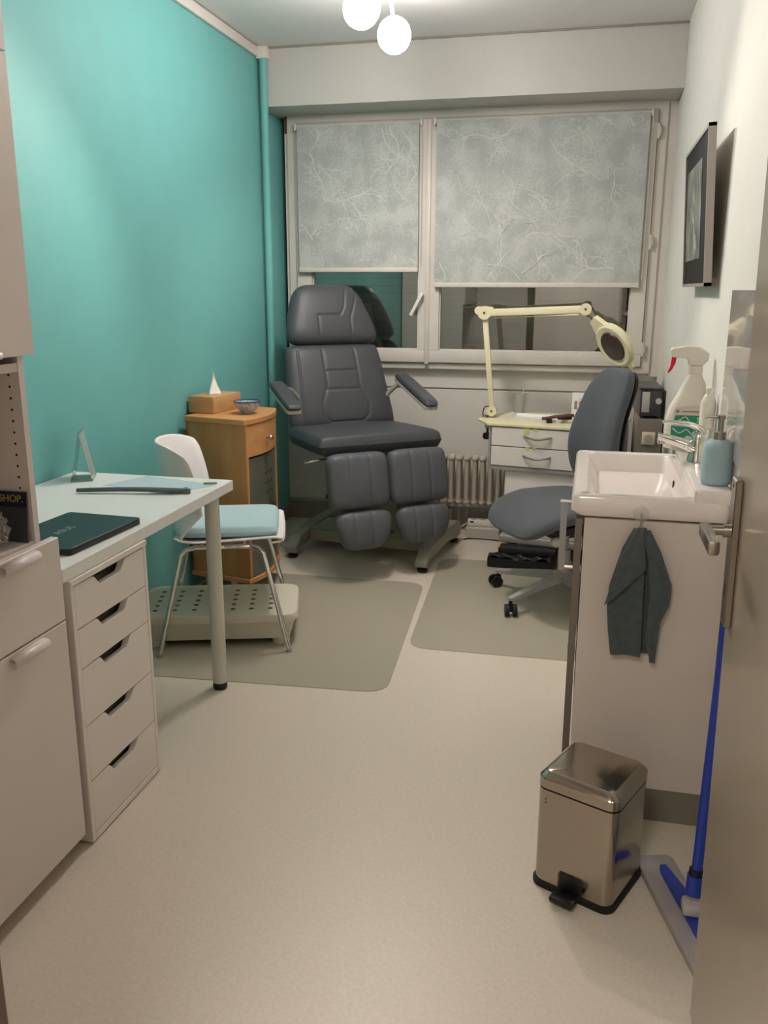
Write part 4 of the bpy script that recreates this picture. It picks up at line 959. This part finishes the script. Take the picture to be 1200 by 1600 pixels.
for (a, b, c_, d, r) in ((-0.02, 0.10, 0.02, 0.20, 0.018), (0.02, 0.20, 0.06, 0.235, 0.016), (-0.06, 0.12, -0.01, 0.16, 0.022), (-0.12, 0.30, -0.10, 0.36, 0.008), (0.03, 0.26, 0.05, 0.32, 0.022), (-0.13, 0.24, -0.11, 0.31, 0.006)):
    mb.tube([(-0.0194, a, b), (-0.0194, (a+c_)/2+0.01, (b+d)/2), (-0.0194, c_, d)], [r*0.5, r, r*0.6], 10)
for v in mb.bm.verts: v.co.x = -0.0197+(v.co.x+0.0194)*0.01
mb.build('photo_motif', 'photo_light', ph_, M4=Mp)

# ================================================================== PEDAL BIN
t = thing('pedal_bin', 'square stainless steel pedal bin on the floor in front of the washbasin cabinet', 'pedal bin', (1.818, 0.160, 0), math.radians(-24))
bw = 0.097
R_ = lambda s, r, z, dy=0: [Vector((x, y+dy, z)) for x, y in rr(-s, -s, s, s, r, 7)]
MB().loops([R_(bw+0.004, 0.028, 0.0), R_(bw+0.005, 0.028, 0.004), R_(bw+0.005, 0.028, 0.014), R_(bw+0.001, 0.026, 0.016)])
mb = MB(); mb.loops([R_(bw+0.004, 0.028, 0.0), R_(bw+0.005, 0.028, 0.004), R_(bw+0.005, 0.028, 0.014), R_(bw+0.001, 0.026, 0.016)]); mb.build('base_ring', 'rubber', t)
mb = MB(); mb.loops([R_(bw, 0.025, 0.014), R_(bw, 0.025, 0.254)]); mb.build('body', 'steel', t)
mb = MB(); mb.loops([R_(bw-0.002, 0.025, 0.252), R_(bw-0.002, 0.025, 0.260)]); mb.build('gap_ring', 'rubber', t)
mb = MB(); mb.loops([R_(bw+0.001, 0.026, 0.259), R_(bw+0.001, 0.026, 0.281), R_(bw-0.001, 0.025, 0.284), R_(bw-0.012, 0.018, 0.2945), R_(bw-0.016, 0.016, 0.2965), R_(bw-0.05, 0.01, 0.299)]); mb.build('lid', 'steel', t, angle=20)
mb = MB(); mb.box(-0.03, bw, 0.253, 0.03, bw+0.006, 0.268); mb.build('hinge', 'black_plastic', t)
mb = MB(); mb.box(-0.030, -bw-0.002, 0.018, 0.030, -bw+0.004, 0.062, bev=0.006)
mb.box(-0.020, -bw-0.036, 0.012, 0.020, -bw, 0.020, bev=0.003); mb.box(-0.029, -bw-0.050, 0.010, 0.029, -bw-0.022, 0.026, bev=0.005); mb.build('pedal', 'black_plastic', t)
mb = MB()
for z in (0.232, 0.223): mb.cyl((-0.072, -bw-0.0015, z), (-0.072, -bw+0.001, z), 0.0016, n=8)
mb.build('rivet', 'black_plastic', t)

# ================================================================== MOP
t = thing('flat_mop', 'blue flat mop with grey pad standing behind the open door', 'mop', (2.03, 0.06, 0))
ang = math.atan2(-0.33, 0.085)
Mm = Matrix.Translation((0.0, 0.0, 0)) @ Matrix.Rotation(math.radians(-74), 4, 'Z')
mb = MB(); lo = lambda s, sy, z: [Vector((x, y, z)) for x, y in rr(-0.205*s, -0.045*sy, 0.205*s, 0.045*sy, 0.02)]
mb.loops([lo(1, 1, 0.0), lo(1.01, 1.05, 0.010), lo(1.0, 1.0, 0.018), lo(0.97, 0.9, 0.020)]); mb.build('pad', 'grey_cloth', t, M4=Mm)
mb = MB(); mb.prism([(-0.155, -0.002), (-0.13, -0.008), (0.17, -0.008), (0.17, 0.022), (0.03, 0.034), (-0.03, 0.034), (-0.155, 0.014)], 0.0195, 0.030); fr_ = mb.build('frame_plate', 'blue_plastic', t, M4=Mm, bevel=0.003)
mb = MB(); mb.box(-0.03, -0.02, 0.03, 0.03, 0.02, 0.06, bev=0.008); mb.cyl((0, 0, 0.04), (0.005, 0.02, 0.085), 0.016); mb.build('joint', 'cable_white', t, M4=Matrix.Translation((0.02, -0.01, 0)))
p0 = Vector((0.012, -0.02, 0.085)); p1 = Vector((0.043, 0.10, 0.96))
dv = (p1-p0)
mb = MB(); mb.cyl(tuple(p0), tuple(p0+dv*0.05), 0.019); mb.build('socket', 'blue_plastic', t)
mb = MB(); mb.cyl(tuple(p0+dv*0.05), tuple(p0+dv*0.065), 0.016); mb.build('collar', 'black_plastic', t)
mb = MB(); mb.cyl(tuple(p0+dv*0.065), tuple(p1), 0.0115); mb.build('handle', 'blue_plastic', t)

# ================================================================== DOOR
d = thing('door_1', 'open beige door with steel lever handle at the right edge', 'door', (2.043, -1.03, 0.008), 0)
del d['category']; d['kind'] = 'structure'
d.rotation_euler = (0, math.radians(-0.8), 0)
MB().box(-0.028, 0.0, 0.0, 0.012, 0.815, 2.02, bev=0.002, seg=1).build('leaf', 'door_paint', d)
pl_ = MB().box(-0.040, 0.757, 0.815, -0.028, 0.797, 1.062, bev=0.002, seg=1).build('handle_plate', 'handle_satin', d)
mb = MB(); mb.cyl((-0.040, 0.777, 0.975), (-0.050, 0.777, 0.975), 0.011); mb.tube([(-0.048, 0.777, 0.975), (-0.070, 0.777, 0.975)], 0.008, 12)
mb.box(-0.087, 0.665, 0.963, -0.069, 0.785, 0.987, bev=0.005); mb.build('lever', 'handle_satin', pl_)
mb = MB(); mb.box(-0.0405, 0.774, 0.862, -0.0399, 0.780, 0.885)
for z in (1.05, 0.83): mb.cyl((-0.0406, 0.777, z), (-0.0398, 0.777, z), 0.003, n=10)
mb.build('keyhole', 'dark_gap', pl_)
